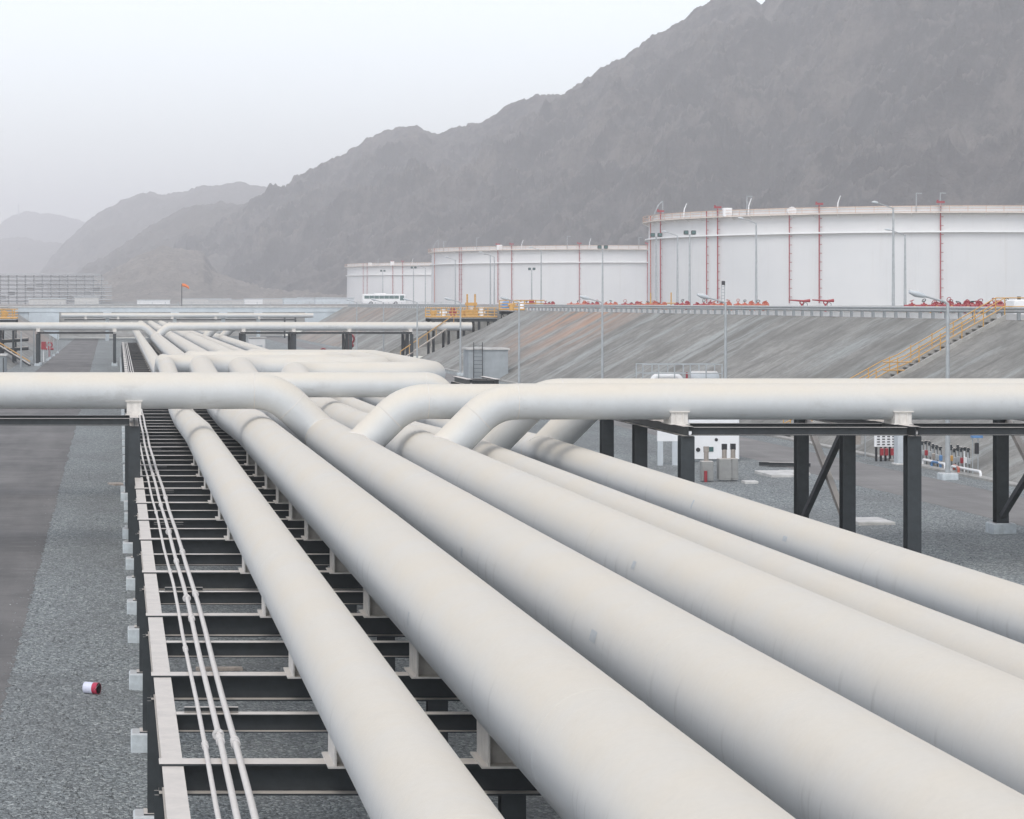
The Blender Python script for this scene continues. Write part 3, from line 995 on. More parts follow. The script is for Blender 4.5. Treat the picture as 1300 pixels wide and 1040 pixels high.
# ------------------------------------------------------------------ storage tanks
def tank_hit(Xc, Dc, R, u):
    a = (u - 150) / F
    A, B, Cc = a * a + 1, -2 * (a * Xc + Dc), Xc * Xc + Dc * Dc - R * R
    disc = B * B - 4 * A * Cc
    if disc < 0:
        y = -B / (2 * A)
    else:
        y = (-B - sqrt(disc)) / (2 * A)
    return a * y, y

def tank(label, Xc, Dc, R, zb, zt, zg, risers, tops):
    t = thing('storage_tank', label, 'storage tank', (Xc, Dc, zb), 'white storage tanks')
    seg = 160
    def shell(z0, z1, r, name, m):
        mb = MB()
        vs = [(r * cos(2 * pi * k / seg), r * sin(2 * pi * k / seg), z - zb) for z in (z0, z1) for k in range(seg)]
        mb.add(vs, [(k, (k + 1) % seg, seg + (k + 1) % seg, seg + k) for k in range(seg)], True)
        return mb.build(name, m, t)
    # shell courses: each a plate ring a hair smaller than the one below
    n = 7
    for k in range(n):
        z0 = zb + (zt - zb) * k / n
        z1 = zb + (zt - zb) * (k + 1) / n
        shell(z0 - (0.02 if k else 0), z1, R - 0.035 * k, 'shell_course', M['white'])
    mb = MB(); mb.ring((0, 0), R - 2.0, R - 0.3, zt - 0.9 - zb, zt - 0.8 - zb); mb.ring((0, 0), 0.0, R - 2.0, zt - 4.0 - zb, zt - 3.9 - zb)
    mb.build('roof', M['white_paint'], t)
    mb = MB(); mb.ring((0, 0), R - 0.3, R + 0.55, zg - 0.12 - zb, zg + 0.12 - zb, seg); mb.build('stiffening_ring', M['white_paint'], t)
    zw = zt - 1.05
    mb = MB(); mb.ring((0, 0), R - 0.25, R + 1.0, zw - 0.10 - zb, zw + 0.05 - zb, seg); mb.build('wind_girder', M['beige'], t)
    mb = MB(); mb.ring((0, 0), R - 0.28, R - 0.10, zt - 0.03 - zb, zt + 0.12 - zb, seg); mb.build('rim', M['beige'], t)
    mb = MB()
    for k in range(72):
        q = 2 * pi * k / 72
        mb.bar(((R - 0.2) * cos(q), (R - 0.2) * sin(q), zw - 0.7 - zb), ((R + 0.9) * cos(q), (R + 0.9) * sin(q), zw - 0.1 - zb), 0.08, 0.08)
    mb.build('girder_bracket', M['white_paint'], t)
    mb = MB()
    for z in (0.15, 0.62, 1.15):
        mb.ring((0, 0), R + 0.90, R + 0.97, zw + z - zb - 0.035, zw + z - zb + 0.035, seg)
    mb.build('handrail', M['rust_rail'], t)
    pm = MB(); pm.box(-0.03, 0.03, -0.03, 0.03, 0, 1.15); pme = pm.mesh('rail_post', M['rust_rail'])
    for k in range(96):
        q = 2 * pi * k / 96
        if sin(q) < 0.25:
            put('rail_post', pme, t, ((R + 0.935) * cos(q), (R + 0.935) * sin(q), zw - zb))
    for k, (u, kind) in enumerate(risers):
        x, y = tank_hit(Xc, Dc, R + 0.25, u)
        x -= Xc; y -= Dc
        r = 0.11 if kind == 'r' else 0.09
        mb = MB()
        mb.tube([(x, y, 0.5), (x, y, zt - 0.3 - zb)], r, 8)
        top = zt + (0.5 if kind == 'r' else 0.1) - zb
        mb.tube([(x, y, zt - 0.3 - zb), (x, y, top)], r * 1.3, 8)
        o = mb.build('foam_riser', M['red'] if kind != 'o' else M['orange_red'], t)
        mb = MB()
        zz = 1.6
        q = atan2(y, x)
        sx, sy = -sin(q), cos(q)
        if sx < 0:
            sx, sy = -sx, -sy
        while zz < zt - zb - 1.5:
            mb.bar((x, y, zz), (x + sx * 0.5, y + sy * 0.5, zz), 0.10, 0.10)
            zz += 1.55
        mb.build('bracket', M['red'] if kind != 'o' else M['orange_red'], o)
        if kind == 'r':
            mb = MB()
            mb.cbox((x, y, zt + 0.75 - zb), (1.3, 0.5, 0.35)); mb.cyl((x - 0.5, y, zt + 0.6 - zb), (x - 0.5, y, zt + 1.15 - zb), 0.16, 8)
            mb.build('foam_chamber', M['red'], o)
    for (u, kind, h) in tops:
        x, y = tank_hit(Xc, Dc, R + 0.3, u)
        x -= Xc; y -= Dc
        z = zw - zb
        mb = MB()
        if kind == 'pole':
            mb.tube([(x, y, z), (x + 0.05, y, z + h)], 0.10, 8); mb.bar((x, y, z + h), (x + 1.0, y, z + h - 0.05), 0.16, 0.16)
            mb.build('deck_lamp', M['galv'], t)
        elif kind == 'lean':
            mb.tube([(x, y, z), (x + 0.1, y, z + h * 0.6), (x + 0.55, y, z + h)], [0.13, 0.11, 0.07], 8)
            mb.build('vent_mast', M['white_paint'], t)
        elif kind == 'box':
            mb.bevbox((x, y, z + h / 2), (1.6, 1.2, h), 0.08); mb.build('instrument_box', M['white_paint'], t)
        elif kind == 'disc':
            mb.cyl((x, y - 0.3, z + 0.6), (x, y + 0.3, z + 0.6), 0.8, 24); mb.build('gauge_drum', M['white_paint'], t)
        elif kind == 'stair':
            for k in range(2):
                mb.tube([(x + 1.2 * k * 0.2 - 0.4, y, z), (x + 0.9, y + 0.3 * k, z + h * 0.75), (x + 1.8, y + 0.3 * k, z + h)], 0.07, 6)
            mb.tube([(x + 1.9, y, z), (x + 1.9, y, z + h)], 0.09, 6)
            mb.build('stair_head', M['galv'], t)
    # faint tank number plate
    return t
tank('huge white storage tank nearest on the right, with red pipes up its side', 151, 459, 47.0, -0.62, 16.75, 12.35,
     [(826, 'o'), (838.5, 'r'), (897, 'p'), (911, 'r'), (1002, 'p'), (1040, 'r'), (1194, 'r'), (1420, 'r')],
     [(829, 'stair', 3.9), (868, 'lean', 2.9), (923, 'box', 1.6), (948, 'pole', 3.6), (950, 'lean', 3.2), (1005, 'disc', 2), (1063, 'lean', 3.2), (1163, 'pole', 3.4), (1193.5, 'pole', 3.4)])
tank('middle white storage tank, between the near huge one and the furthest', 148.7, 765, 47.0, -0.62, 17.2, 12.2,
     [(551.5, 'o'), (583, 'p'), (585.5, 'p'), (632, 'r'), (649.5, 'r'), (735.5, 'r'), (822, 'r')],
     [(549, 'stair', 4), (563, 'pole', 3.2), (605, 'pole', 4), (634, 'box', 1.6), (662, 'lean', 3), (720, 'pole', 4), (748, 'lean', 3.4), (811, 'pole', 3.6)])
tank('small looking white storage tank furthest back, left of the other tanks', 149, 1052, 47.0, -0.62, 16.9, 11.9,
     [(461, 'p'), (466, 'p'), (498.5, 'r'), (511, 'r')],
     [(470, 'box', 1.4), (480, 'pole', 3.0), (498, 'box', 1.8), (523, 'lean', 3.0)])

# ------------------------------------------------------------------ guard rail on the crest
def guard_rail(label, y0, y1, x=43.45):
    t = thing('guard_rail', label, 'guard rail', (x, y0, BZ1))
    mb = MB(); mb.ibeam((0, 0.07, -0.25), (0, 0.07, 0.62), 0.14, 0.15, 0.012, 0.012, (0, 1, 0)); pme = mb.mesh('rail_post', M['galv'])
    mb = MB(); mb.box(0.03, 0.13, -0.06, 0.06, 0.36, 0.56)
    y = y0
    nn = 0
    while y <= y1:
        put('rail_post', pme, t, (0, y - y0, 0)); y += 2.0; nn += 1
    prof = [(-0.00, 0.0), (-0.07, 0.05), (-0.07, 0.10), (-0.015, 0.155), (-0.07, 0.21), (-0.07, 0.26), (0.0, 0.31), (0.012, 0.31), (-0.055, 0.26), (-0.055, 0.21), (0.0, 0.155), (-0.055, 0.10), (-0.055, 0.05), (0.012, 0.0)]
    y = y0
    while y < y1 - 1:
        L = min(4.0, y1 - y)
        mb = MB(); mb.prism(prof, (-0.085, 0, 0.34), (-0.085, L + 0.03, 0.34), (1, 0, 0), (0, 0, 1))
        put('rail_beam', mb.mesh('rail_beam', M['galv']), t, (0.0 if int(y) % 2 else 0.003, y - y0, 0)); y += 4.0
    return t
guard_rail('long grey guard rail along the crest of the right bank', 72, 252)
guard_rail('far grey guard rail along the crest beyond the gap in the bank', 294, 446)
mb = MB(); mb.box(43.75, 44.0, 60, 253, -0.95, -0.58)
tag(mb.build('crest_kerb', M['white_paint']), 'pale concrete kerb behind the near guard rail on the bank', 'kerb')
mb = MB(); mb.box(43.75, 44.0, 293, 446, -0.95, -0.58)
tag(mb.build('crest_kerb', M['white_paint']), 'pale concrete kerb on the crest beyond the gap in the bank', 'kerb')

# ------------------------------------------------------------------ street lamps
def lamp_mesh(H, arm, rise, r=0.075):
    mb = MB()
    mb.tube([(0, 0, 0), (0, 0, 0.5), (0, 0, H)], [r * 1.5, r * 1.3, r * 0.8], 10)
    mb.cbox((0, 0, 0.02), (0.36, 0.36, 0.04))
    pole = mb.mesh('pole', M['galv'])
    mb = MB()
    mb.tube([(0, 0, H - 0.1), (0, 0, H + 0.02), (-0.12, 0, H + 0.10), (-arm, 0, H + rise)], [r * 0.9, r * 0.8, r * 0.55, r * 0.5], 8)
    am = mb.mesh('arm', M['galv'])
    mb = MB()
    a = Vector((-arm, 0, H + rise)); dr = Vector((-1, 0, 0.30)).normalized()
    L = 0.62
    pts = [a - dr * 0.02, a + dr * 0.10, a + dr * (L * 0.55), a + dr * L]
    mb.tube(pts, [0.05, 0.10, 0.135, 0.07], 10)
    hd = mb.mesh('lamp_head', M['cabinet'])
    mb = MB(); mb.bevbox((0, 0, 0.1), (0.6, 0.6, 0.3), 0.03)
    return pole, am, hd, mb.mesh('base_block', M['plinth'])
LM = lamp_mesh(6.55, 0.85, 0.30)
ld = [88.3, 120.6, 151.3, 182.7, 214, 245, 276, 307]
where = ['beside the right road by the yellow bank stairs', 'behind the railed skid at the bank foot', 'where the ochre stain ends', 'left of the ochre stain', 'by the grey shelter', 'at the gap in the bank', 'just past the gap in the bank', 'furthest along the right road']
for d, w in zip(ld, where):
    t = thing('street_lamp', 'grey street lamp with slanted arm ' + w, 'street lamp', (31.0, d, gz(31.0)), 'street lamps along the right road')
    for n_, me in zip(('pole', 'arm', 'lamp_head', 'base_block'), LM):
        put(n_, me, t)
for (x, d, h, w) in ((-13.5, 280, 6.2, 'beside the left yellow platform'), (-10.6, 258, 3.9, 'in front of the left grey shelter'), (-9.7, 272, 4.3, 'by the left foot of the far steel frame')):
    t = thing('street_lamp', 'thin grey post ' + w, 'lamp post', (x, d, gz(x)), 'posts along the left road')
    mb = MB(); mb.tube([(0, 0, 0), (0, 0, h)], [0.10, 0.07], 8); mb.build('pole', M['galv'], t)
    if h > 5:
        mb = MB(); mb.tube([(0, 0, h), (-1.1, 0, h + 0.4)], 0.05, 6); mb.build('arm', M['galv'], t)
        mb = MB(); mb.tube([(-1.1, 0, h + 0.4), (-1.3, 0, h + 0.46), (-1.7, 0, h + 0.5)], [0.06, 0.12, 0.06], 8); mb.build('lamp_head', M['cabinet'], t)

# lamps and floodlight masts in the tank farm
def farm_lamp(u, v, H, kind, label):
    d = H * F / (388 - v)
    x = (u - 150) / F * d
    z = farm_z(x)
    t = thing('tall_lamp', label, 'lamp post', (x, d, z), 'lamp masts among the tanks')
    top = (384 - v) * d / F - z
    mb = MB(); mb.tube([(0, 0, 0), (0, 0, top)], [0.17, 0.10], 10); mb.cbox((0, 0, 0.03), (0.5, 0.5, 0.06)); mb.build('pole', M['galv'], t)
    if kind == 'arm':
        mb = MB(); mb.tube([(0, 0, top - 0.15), (-0.15, 0, top), (-1.6, 0, top + 0.5)], [0.07, 0.06, 0.05], 8); mb.build('arm', M['galv'], t)
        mb = MB(); mb.tube([(-1.6, 0, top + 0.5), (-1.75, 0, top + 0.56), (-2.05, 0, top + 0.62), (-2.3, 0, top + 0.62)], [0.05, 0.13, 0.15, 0.07], 8); mb.build('lamp_head', M['cabinet'], t)
    else:
        mb = MB(); mb.bar((-0.75, 0, top), (0.75, 0, top), 0.08); mb.build('cross_arm', M['galv'], t)
        for sx in (-0.5, 0.5):
            mb = MB(); mb.bevbox((sx, -0.1, top + 0.30), (0.62, 0.3, 0.5), 0.05)
            f = mb.build('floodlight', M['black'], t)
            mb = MB(); mb.cbox((sx, -0.275, top + 0.30), (0.5, 0.04, 0.38)); mb.build('lens', M['glass'], f)
for a in ((1134, 264, 10.5, 'arm', 'tall grey lamp with arm, nearest before the huge tank'),
          (960, 283, 10.5, 'arm', 'tall grey lamp with arm before the left half of the huge tank'),
          (860, 299, 10.5, 'arm', 'tall grey lamp with arm between the two floodlight masts'),
          (1149, 298, 8.0, 'arm', 'thin shorter lamp just right of the tallest lamp post'),
          (875.5, 298, 9.5, 'flood', 'floodlight mast with two black lamps before the huge tank, second from its left edge'),
          (833, 301, 9.5, 'flood', 'floodlight mast with two black lamps at the left edge of the huge tank'),
          (765, 316, 9.0, 'pole', 'tall grey mast before the middle tank, in line with a street lamp'),
          (687, 318, 10.5, 'arm', 'grey lamp mast before the middle of the middle tank'),
          (675, 343, 8.0, 'flood', 'low twin floodlight before the middle tank'),
          (622.5, 324, 10.5, 'arm', 'grey lamp mast beside the red pipes of the middle tank'),
          (627.5, 326, 10.5, 'arm', 'thin grey lamp mast close right of its neighbour on the middle tank'),
          (578, 330, 10.5, 'arm', 'grey lamp mast near the left edge of the middle tank'),
          (540, 340, 10.5, 'arm', 'grey lamp mast where the furthest tank meets the middle one'),
          (525, 341, 10.5, 'flood', 'floodlight mast right of the bus before the furthest tank'),
          (486, 345, 10.5, 'flood', 'floodlight mast above the bus before the furthest tank')):
    farm_lamp(*a)

# ------------------------------------------------------------------ red fire-water valve sets along the crest
def valve_set(kind, seed):
    rnd = random.Random(seed)
    t = thing('fire_valve_set', 'x', 'fire valves', (0, 0, 0), 'red fire-water valves behind the guard rail')
    redm = M['orange_red'] if kind == 'o' else M['red']
    if kind == 'm':   # a monitor nozzle on its stand
        mb = MB(); mb.cyl((0, 0, 0), (0, 0, 0.75), 0.07, 10); mb.cyl((0, 0, 0), (0, 0, 0.04), 0.18, 12); mb.build('stand', redm, t)
        mb = MB(); mb.torus((0, 0, 0.85), (0, 1, 0), 0.13, 0.045, 12, 6); mb.tube([(0.1, 0, 0.95), (-0.9, 0, 1.02)], [0.07, 0.04], 8); mb.tube([(0.1, 0, 0.95), (0.55, 0, 0.98)], [0.07, 0.12], 8); mb.build('nozzle', redm, t)
        mb = MB(); mb.torus((0.2, -0.16, 0.7), (0, 1, 0), 0.14, 0.018, 12, 5); mb.build('handwheel', M['black'], t)
        return t
    L = rnd.uniform(1.1, 2.2)
    mb = MB(); mb.cyl((-L / 2, 0, 0.62), (L / 2, 0, 0.62), 0.12, 10); mb.tube(fillet([(L * 0.3, 0.3, 0.0), (L * 0.3, 0.3, 0.8 + 0.2 * rnd.random()), (L * 0.5, 0.3, 0.8), (L * 0.5, 0.3, 0.1)], 0.2), 0.09, 8)
    for k in range(3):
        x = -L / 2 + L * (k + 0.5) / 3
        mb.cyl((x, 0, 0.62), (x, -0.4, 0.62), 0.07, 8); mb.cyl((x, -0.42, 0.62), (x, -0.36, 0.62), 0.13, 10)
    mb.build('header', redm, t)
    for k, x in enumerate((-L * 0.3, L * 0.02, L * 0.34)):
        mb = MB(); mb.cyl((x - 0.16, 0, 0.62), (x - 0.11, 0, 0.62), 0.17, 12); mb.cyl((x + 0.11, 0, 0.62), (x + 0.16, 0, 0.62), 0.17, 12); mb.tube([(x, 0, 0.62), (x, 0, 0.85)], [0.13, 0.06], 8)
        v = mb.build('valve', redm, t)
        mb = MB(); zc = 0.88 + rnd.uniform(-0.10, 0.14)
        mb.torus((x, 0, zc), (rnd.uniform(-0.5, 0.5), rnd.choice([0.15, 0.2, 1.0]), rnd.choice([1.0, 0.9, 0.2])), rnd.uniform(0.10, 0.15), 0.022, 14, 5); mb.cyl((x, 0, 0.8), (x, 0, zc), 0.02, 6)
        mb.build('handwheel', redm if k != 1 else M['black'], v)
        mb = MB(); mb.cyl((x, -0.43, 0.62), (x, -0.5, 0.62), 0.06, 8); mb.build('cap', M['yellow'], v)
    for x in (-L * 0.42, L * 0.42):
        mb = MB(); mb.cbox((x, 0, 0.26), (0.12, 0.12, 0.52)); mb.build('support', M['yellow'] if rnd.random() < 0.5 else M['galv'], t)
    return t
VU = [(668, 'r'), (697, 'r'), (733, 'o'), (752, 'r'), (775, 'o'), (801, 'r'), (822, 'o'), (836, 'o'), (866, 'r'), (893, 'r'), (915, 'o'), (945, 'o'), (962, 'o'), (1018, 'm'), (1048, 'm'), (1172, 'r'), (1196, 'r'), (1216, 'r'), (1234, 'r'), (1254, 'r'), (1277, 'r'), (1298, 'r')]
WH = ['above the left end of the ochre stain', 'above the middle of the ochre stain', 'left of the riser on the middle tank', 'right of the riser on the middle tank', 'below the plain stretch of the middle tank', 'near the right edge of the middle tank',
      'at the left foot of the huge tank', 'under the left floodlight mast', 'between the floodlight mast and the paired red pipes', 'under the paired red pipes', 'right of the paired red pipes', 'left of the lamp before the huge tank', 'right of the lamp before the huge tank',
      'under the long plain stretch of the huge tank, aimed left', 'beside the second long red pipe', 'left of the last red pipe', 'at the foot of the last red pipe', 'right of the near street lamp head', 'left of the head of the yellow stairs', 'at the head of the yellow stairs', 'right of the yellow stairs', 'at the right edge of the picture']
for i, ((u, k), w) in enumerate(zip(VU, WH)):
    x = 46.3 + (i % 3) * 0.7
    d = x * F / (u - 150)
    t = valve_set(k, i)
    t.location = (x, d, farm_z(x))
    t['label'] = ('red water monitor nozzle ' if k == 'm' else ('orange red valve set ' if k == 'o' else 'dark red valve set ')) + w
# yellow marker posts
for u, d0 in ((826, 'left'), (852, 'right')):
    x = 52.0; d = x * F / (u - 150)
    t = thing('yellow_post', 'thin yellow post at the left foot of the huge tank, ' + ('left one of two' if d0 == 'left' else 'right one of two'), 'post', (x, d, farm_z(x)), 'yellow posts by the huge tank')
    mb = MB(); mb.cyl((0, 0, 0), (0, 0, 1.75), 0.06, 8); mb.build('pole', M['yellow'], t)
    mb = MB(); mb.cyl((-0.5, 0, 0.75), (0.5, 0, 0.75), 0.05, 8); mb.build('crossbar', M['yellow'], t)
# level gauge mast by the tank
x = 60.0; d = x * F / (918 - 150)
t = thing('signal_mast', 'slim grey mast of ladder rungs before the huge tank', 'mast', (x, d, farm_z(x)))
mb = MB(); mb.bar((-0.15, 0, 0), (-0.15, 0, 2.5), 0.06); mb.bar((0.15, 0, 0), (0.15, 0, 2.5), 0.06)
for k in range(8):
    mb.bar((-0.12, 0, 0.25 + k * 0.3), (0.12, 0, 0.25 + k * 0.3), 0.05)
mb.build('ladder', M['galv'], t)
mb = MB(); mb.bevbox((0.02, 0, 2.7), (0.3, 0.3, 0.4), 0.05); mb.build('lamp', M['black'], t)

# ------------------------------------------------------------------ stairs up the bank with yellow handrails
st = thing('bank_stairs', 'concrete stairs with orange yellow handrails climbing the right bank', 'stairs', (BX0, 115.2, BZ0))
O = Vector((BX0, 115.2, BZ0))
sl = Vector((BX1 - BX0, 0, BZ1 - BZ0))
n = 34
W = 0.95
mb = MB(); mb.box(0, (BX1 - BX0) / n * 1.05, -W / 2, W / 2, 0, 0.05); tread = mb.mesh('tread', M['tread'])
for k in range(n):
    p = sl * (k / n)
    put('tread', tread, st, (p.x, 0, p.z + 0.22))
for sgn, wd, nm in ((-1, 0.28, 'side_wall'), (1, 0.2, 'side_wall')):
    mb = MB()
    y = sgn * (W / 2 + wd / 2)
    mb.prism([(-wd / 2, -0.3), (wd / 2, -0.3), (wd / 2, 0.42), (-wd / 2, 0.42)] if sgn > 0 else [(-wd / 2, -0.3), (wd / 2, -0.3), (wd / 2, 0.26), (-wd / 2, 0.26)], (0, y, 0), (sl.x, y, sl.z), (0, 1, 0), (0, 0, 1))
    mb.build(nm, M['tread'], st)
segs = [(0.0, 0.46, 0.0), (0.46, 0.55, 0.0), (0.55, 1.0, 0.0)]
for sgn in (-1, 1):
    y = sgn * (W / 2 + 0.12)
    rail = MB(); mid = MB()
    for r_, hh in ((rail, 1.08), (mid, 0.66)):
        a, b, c_, d_ = sl * 0.0, sl * 0.46, sl * 0.54, sl * 1.0
        r_.tube([(a.x, y, a.z + hh), (b.x, y, b.z + hh), (c_.x, y, c_.z + hh - 0.12), (d_.x, y, d_.z + hh), (d_.x + 1.4, y, d_.z + hh)], 0.026, 8)
    rail.build('handrail', M['yellow'], st); mid.build('mid_rail', M['yellow'], st)
    mb = MB(); mb.cyl((0, 0, 0.2), (0, 0, 1.08), 0.026, 8); pme = mb.mesh('rail_post', M['yellow'])
    for k in range(11):
        p = sl * (k / 10)
        put('rail_post', pme, st, (p.x, y, p.z))
# the landing's returning rail
mb = MB(); p = sl * 0.5
for hh in (0.75, 1.15):
    mb.tube([(p.x - 0.7, -W / 2 - 0.12, p.z + hh - 0.3), (p.x + 0.7, -W / 2 - 0.12, p.z + hh - 0.3)], 0.028, 8)
mb.build('landing_rail', M['yellow'], st)
# white post and pale barrel end at the stair head
t = thing('white_bollard', 'white concrete block at the head of the yellow stairs', 'bollard', (44.6, 117.4, farm_z(44.4)))
mb = MB(); mb.bevbox((0, 0, 0.5), (0.6, 1.2, 1.0), 0.08); mb.build('block', M['white_paint'], t)
mb = MB(); mb.cyl((0, -0.4, 1.0), (0, -0.4, 1.15), 0.09, 8); mb.build('cap', M['black'], t)

# ------------------------------------------------------------------ yellow access platforms at the gap
def platform(label, x0, x1, y0, y1, zd, ground, group='yellow access platforms'):
    t = thing('access_platform', label, 'platform', (x0, y0, ground), group)
    O = Vector((x0, y0, ground))
    nb = int((x1 - x0) / 1.2)
    for k in range(nb):
        mb = MB(); a = x0 + (x1 - x0) * k / nb; b = x0 + (x1 - x0) * (k + 1) / nb - 0.02
        mb.box(a - O.x, b - O.x, 0, y1 - y0, zd - 0.08 - O.z, zd - O.z); mb.build('deck_plate', M['galv'], t)
    for y in (y0 + 0.1, y1 - 0.1):
        mb = MB(); mb.ibeam((x0, y, zd - 0.085), (x1, y, zd - 0.085), 0.35, 0.2); o = mb.build('edge_beam', M['steel'], t); o.location = -O
        for hh in (0.12, 0.45, 0.78, 1.12):
            mb = MB(); mb.cyl((x0, y, zd + hh), (x1, y, zd + hh), 0.06 if hh > 0.2 else 0.12, 6); o = mb.build('handrail', M['yellow'], t); o.location = -O
        x = x0
        while x <= x1 + 0.01:
            mb = MB(); mb.cyl((x, y, zd), (x, y, zd + 1.1), 0.06, 6); o = mb.build('rail_post', M['yellow'], t); o.location = -O
            x += 1.2
    for x in lin(x0 + 0.3, x1 - 0.3, 4):
        for y in (y0 + 0.3, y1 - 0.3):
            g = ground
            mb = MB(); mb.ibeam((x, y + 0.13, g), (x, y + 0.13, zd - 0.44), 0.26, 0.26, 0.018, 0.012, (0, 1, 0)); o = mb.build('post', M['steel'], t); o.location = -O
        mb = MB(); mb.bar((x, y0 + 0.3, ground + 0.3), (x, y1 - 0.3, zd - 0.6), 0.12); o = mb.build('brace', M['steel'], t); o.location = -O
    # valve actuators standing on the deck
    for k in range(int((x1 - x0) / 1.1)):
        x = x0 + 0.6 + k * 1.1
        mb = MB(); mb.cyl((x, (y0 + y1) / 2, zd), (x, (y0 + y1) / 2, zd + 0.7 + 0.25 * (k % 3)), 0.28, 10); mb.cyl((x - 0.4, (y0 + y1) / 2, zd + 0.6), (x + 0.4, (y0 + y1) / 2, zd + 0.6), 0.16, 8)
        o = mb.build('actuator', [M['yellow'], M['white_paint'], M['red'], M['yellow']][k % 4], t); o.location = -O
    return t
platform('orange yellow railed platform on dark legs at the gap in the right bank', 35.5, 43.0, 268, 273, -1.75, gz(36))
platform('orange yellow railed walkway bridging onto the near end of the right bank', 43.2, 46.6, 258, 268, -0.9, BZ0)
platform('orange yellow railed platform at the left edge, above the left road', -18, -11.6, 268, 274, -1.9, gz(0))
# tall yellow actuator on the platform, blue drum beside it
t = thing('yellow_actuator', 'tall orange yellow valve column rising above the platform at the gap', 'valve column', (40.4, 270.5, -1.75))
for sx in (-0.45, 0.45):
    mb = MB(); mb.cyl((sx, 0, 0), (sx, 0, 2.7), 0.10, 8); mb.build('column', M['yellow'], t)
mb = MB(); mb.cbox((0, 0, 1.55), (1.3, 0.6, 0.35)); mb.cbox((0, 0, 0.5), (1.4, 0.8, 0.9)); mb.build('yoke', M['yellow'], t)
t = thing('blue_drum', 'round blue motor cover on the platform at the gap in the bank', 'motor', (44.6, 271, -0.9))
mb = MB(); mb.tube([(0, 0, 0), (0, 0, 0.7), (0, 0, 1.0), (0, 0, 1.12)], [0.62, 0.62, 0.45, 0.12], 14); mb.build('cover', M['blue'], t)
mb = MB(); mb.cyl((0, 0, -0.02), (0, 0, 0.12), 0.72, 14); mb.build('base_ring', M['galv'], t)

# stairs beside the platform, running down to the yard
t = thing('steel_stairs', 'rusty orange steel stair rail slanting down below the platform at the gap', 'stairs', (34.5, 262, gz(34)))
mb = MB(); mb.bar((-3.2, 0, 0.2), (3.0, 2, 4.2), 0.28, 0.1); mb.build('stringer', M['brace'], t)
mb = MB(); mb.bar((-3.2, 0, 1.2), (3.0, 2, 5.2), 0.09, 0.09); mb.build('handrail', M['yellow'], t)
mb = MB()
for k in range(7):
    q = k / 6
    p = Vector((-3.2, 0, 0.2)).lerp(Vector((3.0, 2, 4.2)), q)
    mb.bar(p, p + Vector((0, 0, 1.0)), 0.06)
mb.build('rail_post', M['yellow'], t)

# ------------------------------------------------------------------ shelters, cabinets and instruments on the yard
def shelter(label, x, y, w, dp, h, cat='shelter'):
    t = thing('concrete_shelter', label, cat, (x, y, gz(x)), 'grey shelters')
    mb = MB(); mb.box(-w / 2, w / 2, 0, dp, 0, h); mb.build('wall', M['shelter_wall'], t)
    mb = MB(); mb.box(-w / 2 - 0.12, w / 2 + 0.12, -0.12, dp + 0.12, h, h + 0.14); mb.build('roof', M['concrete'], t)
    return t
t = shelter('grey blockwork shelter at the bank foot with a black ladder frame', 31.6 + 0.2, 203, 3.4, 3.0, 2.55)
for x in (-1.3, -0.55):
    mb = MB(); mb.bar((x, -0.25, 0), (x, -0.25, 3.2), 0.06); mb.build('ladder_rail', M['dark_steel'], t)
for k in range(9):
    mb = MB(); mb.bar((-1.26, -0.25, 0.3 + k * 0.33), (-0.59, -0.25, 0.3 + k * 0.33), 0.03); mb.build('rung', M['dark_steel'], t)
t = shelter('grey blockwork shelter at the left edge beside the left road', -11.7, 205, 3.8, 3.0, 2.45)
for x in (1.2, 1.75):
    mb = MB(); mb.bar((x, -0.2, 0), (x, -0.2, 2.3), 0.08); mb.build('door_frame', M['black'], t)

# white equipment hut behind the steel frame
t = thing('equipment_hut', 'plain white equipment hut with small dark openings behind the right frame', 'hut', (24.85, 98.5, gz(25)))
mb = MB(); mb.bevbox((0, 1.2, 1.36), (2.1, 2.4, 2.5), 0.05); w = mb.build('wall', M['white_paint'], t)
mb = MB(); mb.box(-1.15, 1.15, -0.1, 2.5, 2.62, 2.72); mb.build('roof', M['white_paint'], t)
mb = MB(); mb.box(-1.0, 1.0, 0.1, 2.3, 0, 0.11); mb.build('skid', M['galv'], t)
mb = MB(); mb.cyl((0.08, -0.02, 0.92), (0.08, 0.01, 0.92), 0.07, 10); mb.build('round_vent', M['black'], t)
mb = MB(); mb.box(-0.28, -0.04, -0.02, 0.01, 0.42, 0.62); mb.build('window', M['glass'], t)
mb = MB(); mb.cyl((-0.68, -0.03, 0.5), (-0.68, 0.01, 0.5), 0.09, 10); mb.build('round_vent', M['black'], t)
t = thing('notice_board', 'blank white board on two grey legs, left of the white hut', 'notice board', (22.55, 97.0, gz(22.5)))
mb = MB(); mb.box(-0.42, 0.42, -0.05, 0.05, 1.0, 2.2); mb.build('board', M['white_paint'], t)
for x in (-0.30, 0.30):
    mb = MB(); mb.box(x - 0.11, x + 0.11, -0.04, 0.04, 0, 1.0); mb.build('leg', M['cabinet'], t)
